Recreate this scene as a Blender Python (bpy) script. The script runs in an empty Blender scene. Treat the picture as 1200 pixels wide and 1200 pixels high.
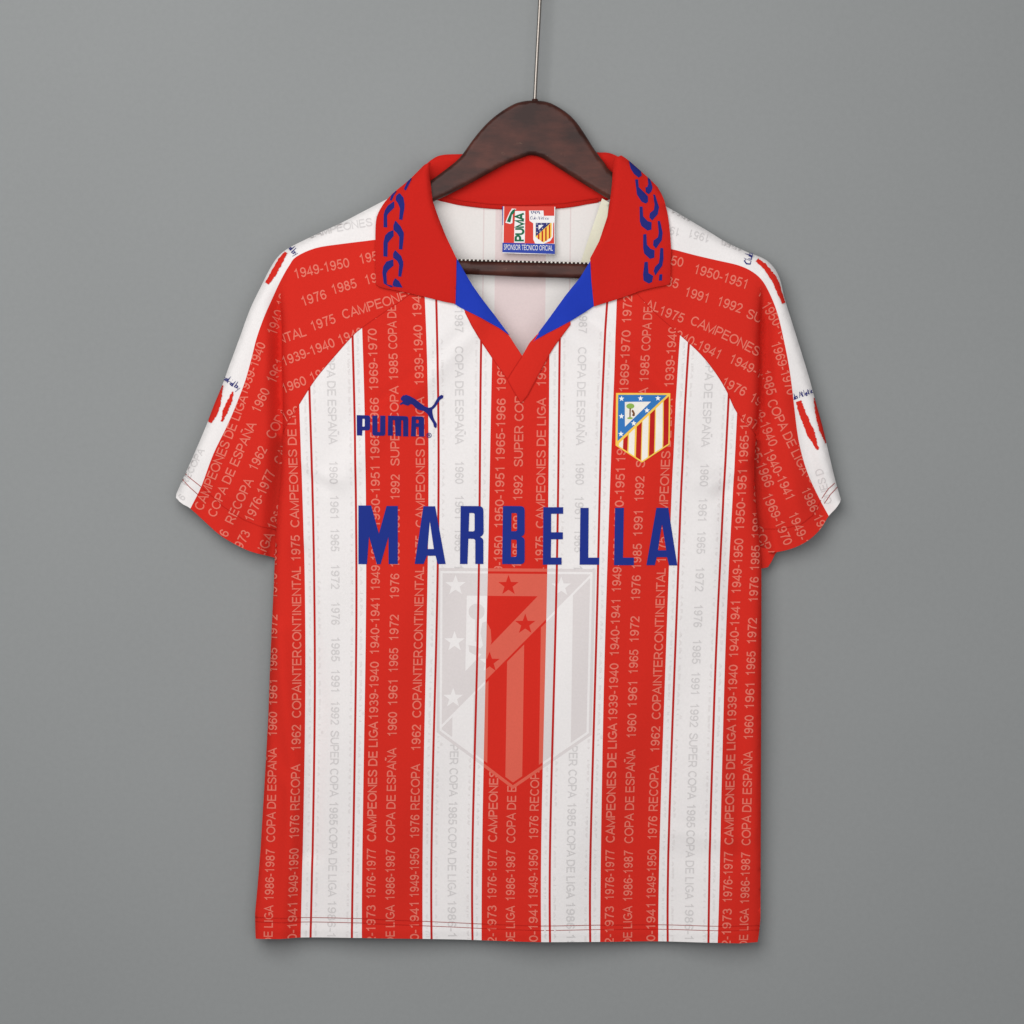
import bpy, bmesh, math, random
import numpy as np
from mathutils import Vector, kdtree
from mathutils.geometry import delaunay_2d_cdt, tessellate_polygon

random.seed(7)
SC = bpy.context.scene
COL = SC.collection

# ------------------------------------------------------------------ camera, world, lamps, exposure
# 1 mm in the shirt = 1 unit of the measured plan (origin at 600, 600); depth d (mm) counts towards the camera
cam_d = bpy.data.cameras.new("camera")
cam = bpy.data.objects.new("camera", cam_d)
COL.objects.link(cam)
cam.location = (0, -4.012, 0)
cam.rotation_euler = (math.radians(90), 0, 0)
cam_d.sensor_width = 36
cam_d.lens = 120
cam_d.clip_end = 50
SC.camera = cam

world = bpy.data.worlds.new("World")
SC.world = world
world.use_nodes = True
bg = world.node_tree.nodes["Background"]
bg.inputs[0].default_value = (0.95, 0.97, 1.0, 1)
bg.inputs[1].default_value = 0.25


def area(name, loc, target, sx, sy, power, color):
    d = bpy.data.lights.new(name, 'AREA')
    d.shape = 'RECTANGLE'
    d.size, d.size_y, d.energy, d.color = sx, sy, power, color
    o = bpy.data.objects.new(name, d)
    COL.objects.link(o)
    o.location = loc
    o.rotation_euler = (Vector(target) - Vector(loc)).to_track_quat('-Z', 'Y').to_euler()
    return o


area("softbox_key", (-0.62, -1.95, 0.82), (-0.05, 0, 0.08), 1.9, 1.9, 44, (1.0, 0.985, 0.965))
area("softbox_fill", (0.75, -2.4, -0.35), (0.0, 0, 0.0), 1.8, 1.8, 14, (1.0, 0.985, 0.97))

SC.view_settings.view_transform = 'Standard'
SC.view_settings.look = 'None'
SC.view_settings.exposure = 0
SC.view_settings.gamma = 1
SC.view_settings.use_curve_mapping = False


# ------------------------------------------------------------------ materials
def cloth(name, rgb, rough=0.9, var=0.055, bump=0.12, sheen=0.0, spec=0.08):
    m = bpy.data.materials.new(name)
    m.use_nodes = True
    nt = m.node_tree
    b = nt.nodes["Principled BSDF"]
    b.inputs["Roughness"].default_value = rough
    b.inputs["Specular IOR Level"].default_value = spec
    if sheen:
        b.inputs["Sheen Weight"].default_value = sheen
        b.inputs["Sheen Roughness"].default_value = 0.4
    tc = nt.nodes.new("ShaderNodeTexCoord")
    n = nt.nodes.new("ShaderNodeTexNoise")
    n.inputs["Scale"].default_value = 420
    n.inputs["Detail"].default_value = 3
    nt.links.new(tc.outputs["Object"], n.inputs["Vector"])
    mr = nt.nodes.new("ShaderNodeMapRange")
    mr.inputs["To Min"].default_value = 1 - var
    mr.inputs["To Max"].default_value = 1 + var
    nt.links.new(n.outputs["Fac"], mr.inputs["Value"])
    mx = nt.nodes.new("ShaderNodeVectorMath")
    mx.operation = 'SCALE'
    mx.inputs[0].default_value = rgb
    nt.links.new(mr.outputs["Result"], mx.inputs["Scale"])
    nt.links.new(mx.outputs["Vector"], b.inputs["Base Color"])
    # knit: fine crossed ribs
    w1 = nt.nodes.new("ShaderNodeTexWave")
    w1.bands_direction = 'X'
    w1.inputs["Scale"].default_value = 260
    w1.inputs["Distortion"].default_value = 1.5
    w2 = nt.nodes.new("ShaderNodeTexWave")
    w2.bands_direction = 'Z'
    w2.inputs["Scale"].default_value = 230
    w2.inputs["Distortion"].default_value = 1.5
    for w in (w1, w2):
        nt.links.new(tc.outputs["Object"], w.inputs["Vector"])
    ad = nt.nodes.new("ShaderNodeMath")
    ad.operation = 'ADD'
    nt.links.new(w1.outputs["Fac"], ad.inputs[0])
    nt.links.new(w2.outputs["Fac"], ad.inputs[1])
    bp = nt.nodes.new("ShaderNodeBump")
    bp.inputs["Strength"].default_value = bump
    bp.inputs["Distance"].default_value = 0.0004
    nt.links.new(ad.outputs[0], bp.inputs["Height"])
    nt.links.new(bp.outputs["Normal"], b.inputs["Normal"])
    return m


RED, WHITE, PIN = (0.60, 0.024, 0.015), (0.78, 0.75, 0.745), (0.47, 0.018, 0.014)
M = {
    'red': cloth("red_polyester", RED, sheen=0.0),
    'white': cloth("white_polyester", WHITE),
    'pin': cloth("dark_red_pinstripe", PIN),
    'tone_red': cloth("salmon_print", (0.66, 0.115, 0.078)),
    'tone_white': cloth("lilac_grey_print", (0.665, 0.618, 0.615)),
    'txt_red': cloth("salmon_lettering", (0.71, 0.17, 0.125)),
    'txt_white': cloth("pale_grey_lettering", (0.625, 0.60, 0.598)),
    'ghost': cloth("faint_grey_lettering", (0.722, 0.685, 0.678)),
    'collar': cloth("red_ribbed_knit", (0.53, 0.016, 0.011), rough=0.88, bump=0.3, var=0.05),
    'blue': cloth("blue_print", (0.014, 0.030, 0.225), rough=0.8),
    'chain': cloth("blue_knit", (0.018, 0.023, 0.18), rough=0.8, bump=0.5),
    'facing': cloth("royal_blue_facing", (0.014, 0.040, 0.40), rough=0.8),
    'inside': cloth("white_inside_cloth", (0.73, 0.70, 0.68)),
    'inside_pink': cloth("pink_inside_cloth", (0.70, 0.585, 0.58)),
    'inside_pin': cloth("pale_pink_inside_line", (0.67, 0.58, 0.57)),
    'thread': cloth("dark_red_thread", (0.34, 0.055, 0.05)),
    'thread_red': cloth("deep_red_thread", (0.47, 0.016, 0.011)),
    'tape': cloth("pale_ivory_tape", (0.72, 0.70, 0.56), rough=0.5),
    'yellow': cloth("yellow_embroidery", (0.86, 0.55, 0.09), rough=0.6),
    'cblue': cloth("sky_blue_embroidery", (0.035, 0.17, 0.46), rough=0.6),
    'cred': cloth("crimson_embroidery", (0.45, 0.012, 0.012), rough=0.6),
    'cwhite': cloth("cream_embroidery", (0.80, 0.76, 0.70), rough=0.6),
    'star': cloth("white_embroidery", (0.85, 0.85, 0.85), rough=0.6),
    'green': cloth("leaf_green_embroidery", (0.26, 0.42, 0.08), rough=0.6),
    'brown': cloth("brown_embroidery", (0.16, 0.06, 0.02), rough=0.6),
    'lgreen': cloth("dark_green_label_print", (0.012, 0.13, 0.06), rough=0.5),
    'lred': cloth("red_label_ground", (0.62, 0.05, 0.035), rough=0.5),
    'lblue': cloth("blue_label_ground", (0.03, 0.06, 0.35), rough=0.5),
    'lwhite': cloth("white_label_ground", (0.80, 0.78, 0.78), rough=0.5),
    'ldark': cloth("navy_label_print", (0.03, 0.03, 0.16), rough=0.5),
    'teeth': cloth("white_plastic_teeth", (0.78, 0.74, 0.68), rough=0.5),
    'black': cloth("dark_gap_strip", (0.03, 0.018, 0.015), rough=0.6),
}


def wood_material():
    m = bpy.data.materials.new("dark_stained_wood")
    m.use_nodes = True
    nt = m.node_tree
    b = nt.nodes["Principled BSDF"]
    b.inputs["Roughness"].default_value = 0.33
    b.inputs["Specular IOR Level"].default_value = 0.16
    tc = nt.nodes.new("ShaderNodeTexCoord")
    mp = nt.nodes.new("ShaderNodeMapping")
    mp.inputs["Scale"].default_value = (7, 20, 22)
    nt.links.new(tc.outputs["Object"], mp.inputs["Vector"])
    n = nt.nodes.new("ShaderNodeTexNoise")
    n.inputs["Scale"].default_value = 3
    n.inputs["Detail"].default_value = 8
    n.inputs["Roughness"].default_value = 0.65
    nt.links.new(mp.outputs["Vector"], n.inputs["Vector"])
    n2 = nt.nodes.new("ShaderNodeTexNoise")
    n2.inputs["Scale"].default_value = 14
    n2.inputs["Detail"].default_value = 5
    nt.links.new(tc.outputs["Object"], n2.inputs["Vector"])
    ad = nt.nodes.new("ShaderNodeMath")
    ad.operation = 'MULTIPLY'
    nt.links.new(n.outputs["Fac"], ad.inputs[0])
    nt.links.new(n2.outputs["Fac"], ad.inputs[1])
    r = nt.nodes.new("ShaderNodeValToRGB")
    r.color_ramp.elements[0].position = 0.15
    r.color_ramp.elements[0].color = (0.028, 0.0105, 0.0085, 1)
    r.color_ramp.elements[1].position = 0.36
    r.color_ramp.elements[1].color = (0.088, 0.026, 0.018, 1)
    nt.links.new(ad.outputs[0], r.inputs["Fac"])
    # a few pale scuffs
    v = nt.nodes.new("ShaderNodeTexNoise")
    v.inputs["Scale"].default_value = 55
    v.inputs["Detail"].default_value = 6
    v.inputs["Roughness"].default_value = 0.7
    nt.links.new(tc.outputs["Object"], v.inputs["Vector"])
    gt = nt.nodes.new("ShaderNodeMapRange")
    gt.inputs["From Min"].default_value = 0.655
    gt.inputs["From Max"].default_value = 0.74
    nt.links.new(v.outputs["Fac"], gt.inputs["Value"])
    mx = nt.nodes.new("ShaderNodeMix")
    mx.data_type = 'RGBA'
    nt.links.new(gt.outputs["Result"], mx.inputs["Factor"])
    nt.links.new(r.outputs["Color"], mx.inputs["A"])
    mx.inputs["B"].default_value = (0.22, 0.13, 0.09, 1)
    nt.links.new(mx.outputs["Result"], b.inputs["Base Color"])
    bp = nt.nodes.new("ShaderNodeBump")
    bp.inputs["Strength"].default_value = 0.15
    bp.inputs["Distance"].default_value = 0.001
    nt.links.new(n.outputs["Fac"], bp.inputs["Height"])
    nt.links.new(bp.outputs["Normal"], b.inputs["Normal"])
    return m


def plain(name, rgb, rough, metal=0.0):
    m = bpy.data.materials.new(name)
    m.use_nodes = True
    b = m.node_tree.nodes["Principled BSDF"]
    b.inputs["Base Color"].default_value = (*rgb, 1)
    b.inputs["Roughness"].default_value = rough
    b.inputs["Metallic"].default_value = metal
    return m


M['wood'] = wood_material()
M['steel'] = plain("brushed_steel", (0.30, 0.27, 0.245), 0.35, 1.0)


def wall_material():
    m = bpy.data.materials.new("matt_grey_wall")
    m.use_nodes = True
    nt = m.node_tree
    b = nt.nodes["Principled BSDF"]
    b.inputs["Roughness"].default_value = 0.95
    b.inputs["Specular IOR Level"].default_value = 0.1
    tc = nt.nodes.new("ShaderNodeTexCoord")
    n = nt.nodes.new("ShaderNodeTexNoise")
    n.inputs["Scale"].default_value = 160
    n.inputs["Detail"].default_value = 6
    n.inputs["Roughness"].default_value = 0.7
    nt.links.new(tc.outputs["Object"], n.inputs["Vector"])
    n2 = nt.nodes.new("ShaderNodeTexNoise")
    n2.inputs["Scale"].default_value = 2.2
    n2.inputs["Detail"].default_value = 3
    nt.links.new(tc.outputs["Object"], n2.inputs["Vector"])
    ad = nt.nodes.new("ShaderNodeMath")
    ad.operation = 'ADD'
    nt.links.new(n.outputs["Fac"], ad.inputs[0])
    nt.links.new(n2.outputs["Fac"], ad.inputs[1])
    mr = nt.nodes.new("ShaderNodeMapRange")
    mr.inputs["From Max"].default_value = 2
    mr.inputs["To Min"].default_value = 0.88
    mr.inputs["To Max"].default_value = 1.12
    nt.links.new(ad.outputs[0], mr.inputs["Value"])
    mx = nt.nodes.new("ShaderNodeVectorMath")
    mx.operation = 'SCALE'
    mx.inputs[0].default_value = (0.262, 0.272, 0.274)
    nt.links.new(mr.outputs["Result"], mx.inputs["Scale"])
    nt.links.new(mx.outputs["Vector"], b.inputs["Base Color"])
    bp = nt.nodes.new("ShaderNodeBump")
    bp.inputs["Strength"].default_value = 0.06
    bp.inputs["Distance"].default_value = 0.001
    nt.links.new(n.outputs["Fac"], bp.inputs["Height"])
    nt.links.new(bp.outputs["Normal"], b.inputs["Normal"])
    return m


M['wall'] = wall_material()


# ------------------------------------------------------------------ plan helpers
def W3(x, y, d):
    return ((x - 600) / 1000, -d / 1000, (600 - y) / 1000)


def smooth(a, b, x):
    t = np.clip((x - a) / (b - a), 0, 1)
    return t * t * (3 - 2 * t)


def A(p):
    return np.asarray(p, float)


def seg_dist(P, poly, closed=True):
    """distance of points P (n,2) to a polyline"""
    Q = A(poly)
    R = np.roll(Q, -1, 0) if closed else Q[1:]
    Q = Q if closed else Q[:-1]
    best = np.full(len(P), 1e9)
    for a, b in zip(Q, R):
        ab = b - a
        L = (ab ** 2).sum() + 1e-12
        t = np.clip(((P - a) @ ab) / L, 0, 1)
        d = np.hypot(*(P - a - t[:, None] * ab).T)
        best = np.minimum(best, d)
    return best


def inside(P, poly):
    x, y = P[:, 0], P[:, 1]
    Q = A(poly)
    c = np.zeros(len(P), bool)
    j = len(Q) - 1
    for i in range(len(Q)):
        xi, yi = Q[i]
        xj, yj = Q[j]
        if yi != yj:
            c ^= ((yi > y) != (yj > y)) & (x < (xj - xi) * (y - yi) / (yj - yi) + xi)
        j = i
    return c


def rnd(dist, r):
    t = np.clip(dist / r, 0, 1)
    return np.sqrt(np.maximum(0, 1 - (1 - t) ** 2))


def densify(poly, step, closed=True):
    Q = [tuple(p) for p in poly]
    out = []
    n = len(Q)
    for i in range(n if closed else n - 1):
        a, b = Q[i], Q[(i + 1) % n]
        k = max(1, int(math.ceil(math.hypot(b[0] - a[0], b[1] - a[1]) / step)))
        for s in range(k):
            out.append((a[0] + (b[0] - a[0]) * s / k, a[1] + (b[1] - a[1]) * s / k))
    if not closed:
        out.append(Q[-1])
    return out


def spline(pts, n=6, closed=False):
    """Catmull-Rom through pts"""
    P = [A(p) for p in pts]
    N = len(P)
    out = []
    for i in range(N if closed else N - 1):
        if closed:
            p0, p1, p2, p3 = P[i - 1], P[i], P[(i + 1) % N], P[(i + 2) % N]
        else:
            p1, p2 = P[i], P[i + 1]
            p0 = P[i - 1] if i else 2 * p1 - p2
            p3 = P[i + 2] if i + 2 < N else 2 * p2 - p1
        for k in range(n):
            t = k / n
            out.append(tuple(0.5 * (2 * p1 + (p2 - p0) * t + (2 * p0 - 5 * p1 + 4 * p2 - p3) * t * t
                                    + (3 * p1 - p0 - 3 * p2 + p3) * t ** 3)))
    if not closed:
        out.append(tuple(P[-1]))
    return out


def cdt(outline, lines=(), step=5, closed_lines=()):
    """triangulated plan inside outline, with lines as edges; returns points (n,2), triangles"""
    pts, edges = [], []

    def add(poly, closed):
        d = densify(poly, step, closed)
        b = len(pts)
        pts.extend(d)
        n = len(d)
        edges.extend((b + i, b + (i + 1) % n) for i in range(n if closed else n - 1))

    add(outline, True)
    for l in lines:
        add(l, False)
    for l in closed_lines:
        add(l, True)
    kd = kdtree.KDTree(len(pts))
    for i, p in enumerate(pts):
        kd.insert((p[0], p[1], 0), i)
    kd.balance()
    O = A(outline)
    x0, y0 = O.min(0)
    x1, y1 = O.max(0)
    g = []
    row = 0
    y = y0 + step / 2
    while y < y1:
        x = x0 + (step / 2 if row % 2 else 0)
        while x < x1:
            g.append((x, y))
            x += step
        y += step * 0.87
        row += 1
    if g:
        G = A(g)
        for p in G[inside(G, outline)]:
            if kd.find((p[0], p[1], 0))[2] > step * 0.45:
                pts.append(tuple(p))
    r = delaunay_2d_cdt([Vector(p) for p in pts], edges, [], 0, 1e-4)
    V = A([tuple(v) for v in r[0]])
    T = np.array([f for f in r[2] if len(f) == 3])
    c = V[T].mean(1)
    T = T[inside(c, outline)]
    return V, T


def orient(V, T):
    """make triangles face the camera (plan y points down)"""
    a, b, c = V[T[:, 0]], V[T[:, 1]], V[T[:, 2]]
    s = (b[:, 0] - a[:, 0]) * (c[:, 1] - a[:, 1]) - (b[:, 1] - a[:, 1]) * (c[:, 0] - a[:, 0])
    T = T.copy()
    f = s > 0
    T[f] = T[f][:, ::-1]
    return T


def link(name, me, parent):
    o = bpy.data.objects.new(name, me)
    COL.objects.link(o)
    if parent is not None:
        o.parent = parent
    return o


def sheet(name, V, T, depth, mats, cls, parent, rim=1.0):
    """a cloth sheet: plan V/T lifted by depth (array), one material index per triangle, a turned-back rim"""
    T = orient(V, T)
    me = bpy.data.meshes.new(name)
    co = [W3(x, y, d) for (x, y), d in zip(V, depth)]
    me.from_pydata(co, [], [tuple(int(i) for i in t) for t in T])
    for m in mats:
        me.materials.append(m)
    me.polygons.foreach_set("material_index", np.asarray(cls, int))
    bm = bmesh.new()
    bm.from_mesh(me)
    loose = [v for v in bm.verts if not v.link_faces]
    bmesh.ops.delete(bm, geom=loose, context='VERTS')
    for f in bm.faces:
        f.smooth = True
    if rim:
        be = [e for e in bm.edges if e.is_boundary]
        for e in be:
            e.smooth = False
        mi = {e: e.link_faces[0].material_index for e in be}
        nv = {}
        for e in be:
            for v in e.verts:
                if v not in nv:
                    nv[v] = bm.verts.new(v.co + Vector((0, rim / 1000, 0)))
        for e in be:
            a, b = e.verts
            lp = e.link_loops[0]
            if lp.vert is a:
                q = (b, a, nv[a], nv[b])
            else:
                q = (a, b, nv[b], nv[a])
            try:
                f = bm.faces.new(q)
                f.material_index = mi[e]
                f.smooth = True
            except ValueError:
                pass
    bm.to_mesh(me)
    bm.free()
    return link(name, me, parent)


# ---- decals: flat plan polygons / lettering laid on a depth function
class Decal:
    def __init__(self):
        self.V, self.F, self.I = [], [], []
        self.mats = []

    def mi(self, m):
        if m not in self.mats:
            self.mats.append(m)
        return self.mats.index(m)

    def poly(self, loops, mat, lift=0.0):
        """loops: outer + holes, plan coordinates"""
        if loops and not hasattr(loops[0][0], '__len__'):
            loops = [loops]
        flat = [tuple(p) for l in loops for p in l]
        tri = tessellate_polygon([[Vector((p[0], p[1], 0)) for p in l] for l in loops])
        b = len(self.V)
        self.V += [(p[0], p[1], lift) for p in flat]
        i = self.mi(mat)
        for t in tri:
            self.F.append([b + k for k in t])
            self.I.append(i)

    def tris(self, V, F, mat, lift=0.0, z=None):
        b = len(self.V)
        self.V += [(p[0], p[1], lift + (z[i] if z else 0.0)) for i, p in enumerate(V)]
        i = self.mi(mat)
        for f in F:
            self.F.append([b + k for k in f])
            self.I.append(i)

    def build(self, name, depth, parent, offset, clip=None, clip_lines=(), cut=6.0, rim=0.0, hide=()):
        """cut to small pieces, clip to polygon, follow depth(P)"""
        bm = bmesh.new()
        vs = [bm.verts.new((x, y, z)) for x, y, z in self.V]
        for f, i in zip(self.F, self.I):
            try:
                fc = bm.faces.new([vs[k] for k in f])
                fc.material_index = i
            except ValueError:
                pass
        segs = []
        for L, closed in clip_lines:
            Q = [tuple(p) for p in L]
            n = len(Q)
            segs += [(Q[i], Q[(i + 1) % n]) for i in range(n if closed else n - 1)]
        for (a, b) in segs:
            lo = (min(a[0], b[0]) - 2, min(a[1], b[1]) - 2)
            hi = (max(a[0], b[0]) + 2, max(a[1], b[1]) + 2)
            fs = []
            for f in bm.faces:
                xs = [v.co.x for v in f.verts]
                ys = [v.co.y for v in f.verts]
                if max(xs) > lo[0] and min(xs) < hi[0] and max(ys) > lo[1] and min(ys) < hi[1]:
                    fs.append(f)
            if fs:
                g = list({v for f in fs for v in f.verts}) + list({e for f in fs for e in f.edges}) + fs
                bmesh.ops.bisect_plane(bm, geom=g, dist=1e-4, plane_co=(a[0], a[1], 0),
                                       plane_no=(b[1] - a[1], a[0] - b[0], 0))
        if cut:
            for _ in range(6):
                es = [e for e in bm.edges if e.calc_length() > cut]
                if not es:
                    break
                bmesh.ops.subdivide_edges(bm, edges=es, cuts=1)
                bmesh.ops.triangulate(bm, faces=[f for f in bm.faces if len(f.verts) > 3])
        fl = list(bm.faces)
        if fl:
            C = A([tuple(f.calc_center_median())[:2] for f in fl])
            kill = np.zeros(len(fl), bool)
            if clip is not None:
                kill |= ~inside(C, clip)
            for h in hide:
                kill |= inside(C, h)
            bmesh.ops.delete(bm, geom=[f for f, k in zip(fl, kill) if k], context='FACES')
        bm.verts.index_update()
        vl = list(bm.verts)
        if not vl:
            bm.free()
            return None
        P = A([(v.co.x, v.co.y) for v in vl])
        D = depth(P)
        for v, p, d in zip(vl, P, D):
            v.co = W3(p[0], p[1], d + offset + v.co.z)
        for f in bm.faces:
            f.normal_update()
            if f.normal.y > 0:
                f.normal_flip()
            f.smooth = True
        if rim:
            be = [e for e in bm.edges if e.is_boundary]
            nv = {}
            for e in be:
                e.smooth = False
                for v in e.verts:
                    if v not in nv:
                        nv[v] = bm.verts.new(v.co + Vector((0, rim / 1000, 0)))
            for e in be:
                lp = e.link_loops[0]
                a, b = e.verts
                if lp.vert is not a:
                    a, b = b, a
                try:
                    f = bm.faces.new((b, a, nv[a], nv[b]))
                    f.material_index = e.link_faces[0].material_index
                except ValueError:
                    pass
        me = bpy.data.meshes.new(name)
        bm.to_mesh(me)
        bm.free()
        for m in self.mats:
            me.materials.append(m)
        return link(name, me, parent)


_font_cache = {}
_fc = bpy.data.curves.new("lettering_source", 'FONT')
_fo = bpy.data.objects.new("lettering_source", _fc)
COL.objects.link(_fo)


def glyphs(s, bold=0.0):
    """triangulated outline of a phrase, cap height 1, start at 0"""
    k = (s, bold)
    if k not in _font_cache:
        _fc.body = s
        _fc.resolution_u = 3
        _fc.offset = bold
        bpy.context.view_layer.update()
        me = bpy.data.meshes.new_from_object(_fo.evaluated_get(bpy.context.evaluated_depsgraph_get()))
        V = A([tuple(v.co)[:2] for v in me.vertices])
        F = [list(p.vertices) for p in me.polygons]
        bpy.data.meshes.remove(me)
        V[:, 0] -= V[:, 0].min()
        V /= 0.682
        _font_cache[k] = (V, F)
    return _font_cache[k]


def _arc(cx, cy, rx, ry, a0, a1, n=10):
    return [(cx + rx * math.cos(math.radians(a0 + (a1 - a0) * i / n)), cy + ry * math.sin(math.radians(a0 + (a1 - a0) * i / n))) for i in range(n + 1)]


_N = [[(.13, 0), (.13, .93), (.87, .07), (.87, 1)]]
_P = [[(.14, 0), (.14, .94), (.5, .94)] + _arc(.53, .69, .28, .25, 90, -90, 8) + [(.14, .44)]]
_S = spline([(.8, .74), (.7, .89), (.46, .945), (.22, .88), (.15, .73), (.26, .59), (.48, .51), (.72, .42), (.82, .27), (.72, .11), (.46, .055), (.2, .12), (.1, .3)], 2)
_6 = [_arc(.40, .31, .26, .255, 0, 360, 14), _arc(.43, .50, .30, .44, 35, 205, 9)]
GROT = {   # plain grotesque capitals and figures drawn as strokes: (advance, strokes), cap height 1
    '0': (.777, [_arc(.39, .5, .28, .44, 0, 360, 16)]), '1': (.777, [[(.44, 0), (.44, .97), (.36, .85), (.18, .74)]]),
    '2': (.777, [_arc(.39, .69, .26, .25, 175, -25, 9) + [(.14, .06), (.69, .06)]]),
    '3': (.777, [_arc(.37, .72, .23, .22, 165, -90, 9) + _arc(.37, .28, .28, .23, 90, -165, 9)]),
    '4': (.777, [[(.53, 0), (.53, .93), (.08, .27), (.73, .27)]]),
    '5': (.777, [[(.66, .94), (.24, .94), (.15, .5)] + _arc(.38, .33, .28, .275, 140, -160, 11)]),
    '6': (.777, _6), '7': (.777, [[(.1, .94), (.67, .94), (.45, .55), (.32, 0)]]),
    '8': (.777, [_arc(.39, .735, .22, .205, 0, 360, 12), _arc(.39, .28, .27, .235, 0, 360, 14)]),
    '9': (.777, [[(.78 - x, 1 - y) for x, y in q] for q in _6]), '-': (.465, [[(.06, .36), (.40, .36)]]),
    'A': (.93, [[(.04, 0), (.465, .96), (.89, 0)], [(.19, .32), (.74, .32)]]), 'C': (1.008, [_arc(.53, .5, .41, .44, 42, 318, 14)]),
    'D': (1.008, [[(.14, .5), (.14, .94), (.45, .94)] + _arc(.47, .5, .42, .44, 90, -90, 9)[1:] + [(.14, .06), (.14, .5)]]),
    'E': (.93, [[(.83, .94), (.14, .94), (.14, .06), (.86, .06)], [(.14, .52), (.79, .52)]]),
    'G': (1.087, [_arc(.56, .5, .44, .44, 42, 318, 14) + [(.97, .22), (.97, .45), (.6, .45)]]), 'I': (.388, [[(.194, 0), (.194, 1)]]),
    'L': (.777, [[(.14, 1), (.14, .06), (.72, .06)]]), 'M': (1.163, [[(.13, 0), (.13, .93), (.58, .07), (1.03, .93), (1.03, 0)]]),
    'N': (1.008, _N), 'Ñ': (1.008, _N + [[(.3, 1.14), (.42, 1.21), (.56, 1.15), (.7, 1.22)]]), 'O': (1.087, [_arc(.54, .5, .46, .44, 0, 360, 18)]),
    'P': (.93, _P), 'R': (1.008, _P + [[(.52, .44), (.88, 0)]]), 'S': (.93, [_S]), 'T': (.853, [[(.02, .94), (.83, .94)], [(.425, .9), (.425, 0)]]),
    'U': (1.008, [[(.13, 1), (.13, .4)] + _arc(.5, .4, .37, .34, 180, 360, 9)[1:] + [(.87, 1)]]), ' ': (.388, []),
}


def grot(s, sw=.125):
    """stroke lettering of a phrase, cap height 1, with mitred joints"""
    k = (s, sw, 'g')
    if k in _font_cache:
        return _font_cache[k]
    V, F, z = [], [], []
    u = 0.0
    for ch in s:
        adv, strokes = GROT[ch]
        for j, st in enumerate(strokes):
            Q = [A(p) + (u, 0) for p in st]
            closed = np.hypot(*(Q[0] - Q[-1])) < 1e-6
            n = len(Q)
            b = len(V)
            for i in range(n):
                p0 = Q[i - 1] if i else (Q[-2] if closed else None)
                p2 = Q[i + 1] if i < n - 1 else (Q[1] if closed else None)
                ts = [(d / (np.hypot(*d) + 1e-9)) for d in ([Q[i] - p0] if p0 is not None else []) + ([p2 - Q[i]] if p2 is not None else [])]
                ns = [np.array([-t[1], t[0]]) for t in ts]
                m = sum(ns)
                m = m / (np.hypot(*m) + 1e-9)
                m = m * min(1 / max(abs(m @ ns[0]), .25), 2.0) * sw / 2
                V += [tuple(Q[i] + m), tuple(Q[i] - m)]
                z += [j * 0.03] * 2
            F += [[b + 2 * i, b + 2 * i + 1, b + 2 * i + 3, b + 2 * i + 2] for i in range(n - 1)]
        u += adv
    V = A(V)
    V[:, 0] -= V[:, 0].min()
    _font_cache[k] = (V, F, z)
    return _font_cache[k]


def text_line(dec, s, fn, length=None, cap=10.5, mat=None, bold=0.0, lift=0.0, kx=1.0):
    """fn(u, v) -> plan points; u along the line in mm, v up"""
    z = None
    if bold is None or all(c in GROT for c in s):
        V, F, z = grot(s, .146 + 2 * (bold or 0))
    else:
        V, F = glyphs(s, bold)
    w = V[:, 0].max()
    u = V[:, 0] * (length / w if length else cap * kx)
    v = V[:, 1] * cap
    dec.tris(fn(u, v), F, mat, lift, z)
    return length if length else w * cap * kx


def straight(x, y, ang, bend=0.0):
    """baseline from (x, y) rising at ang degrees (plan y down), optional bend in degrees per 100 mm"""
    def fn(u, v):
        a = np.radians(ang + bend * u / 200)
        bx, by = x + u * np.cos(a), y - u * np.sin(a)
        t = np.radians(ang + bend * u / 100)
        return np.stack([bx - v * np.sin(t), by - v * np.cos(t)], 1)
    return fn


# ------------------------------------------------------------------ measured outlines of the shirt
ROWS = A([400, 500, 620, 740, 840, 940, 1100])
BND = {
    'b1': [348.5, 352, 355.5, 357.5, 358, 355.5, 351.75], 'p1': [361, 364, 367.5, 368.5, 368.5, 367, 363.2],
    'p2': [413.5, 415.5, 418, 417.5, 416.5, 415, 412], 'b2': [425, 427.5, 429.3, 429, 427, 425.75, 423.75],
    'b3': [500, 502, 502, 500, 497.5, 496, 495], 'p3': [512.5, 513.75, 513.75, 511.5, 508.75, 506.5, 505.5],
    'p4': [564, 562.5, 562, 560, 557, 555, 553.5], 'b4': [577, 575, 572.5, 570.5, 567.5, 566, 564.2],
    'b5': [644, 643, 642.5, 640, 637, 635.5, 634.2], 'p5': [656, 654.5, 653.75, 651, 647.5, 646, 644.5],
    'p6': [708.75, 704.5, 702, 699, 695.75, 693.5, 691.75], 'b6': [721, 717.5, 712.7, 709.5, 706.5, 705, 703.5],
    'b7': [796.5, 790, 786, 781, 777.5, 775, 772], 'p7': [807.5, 801, 797, 792, 788, 785.5, 783],
    'p8': [857, 851.75, 846.5, 840, 836, 833.5, 830.5], 'b8': [867, 862.5, 857, 851, 847, 845.5, 841.3],
}
FIT = {k: np.polyfit((ROWS - 750) / 350, v, 4) for k, v in BND.items()}


def bx(k, y):
    return np.polyval(FIT[k], (np.clip(np.asarray(y, float), 330, 1130) - 750) / 350)


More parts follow.
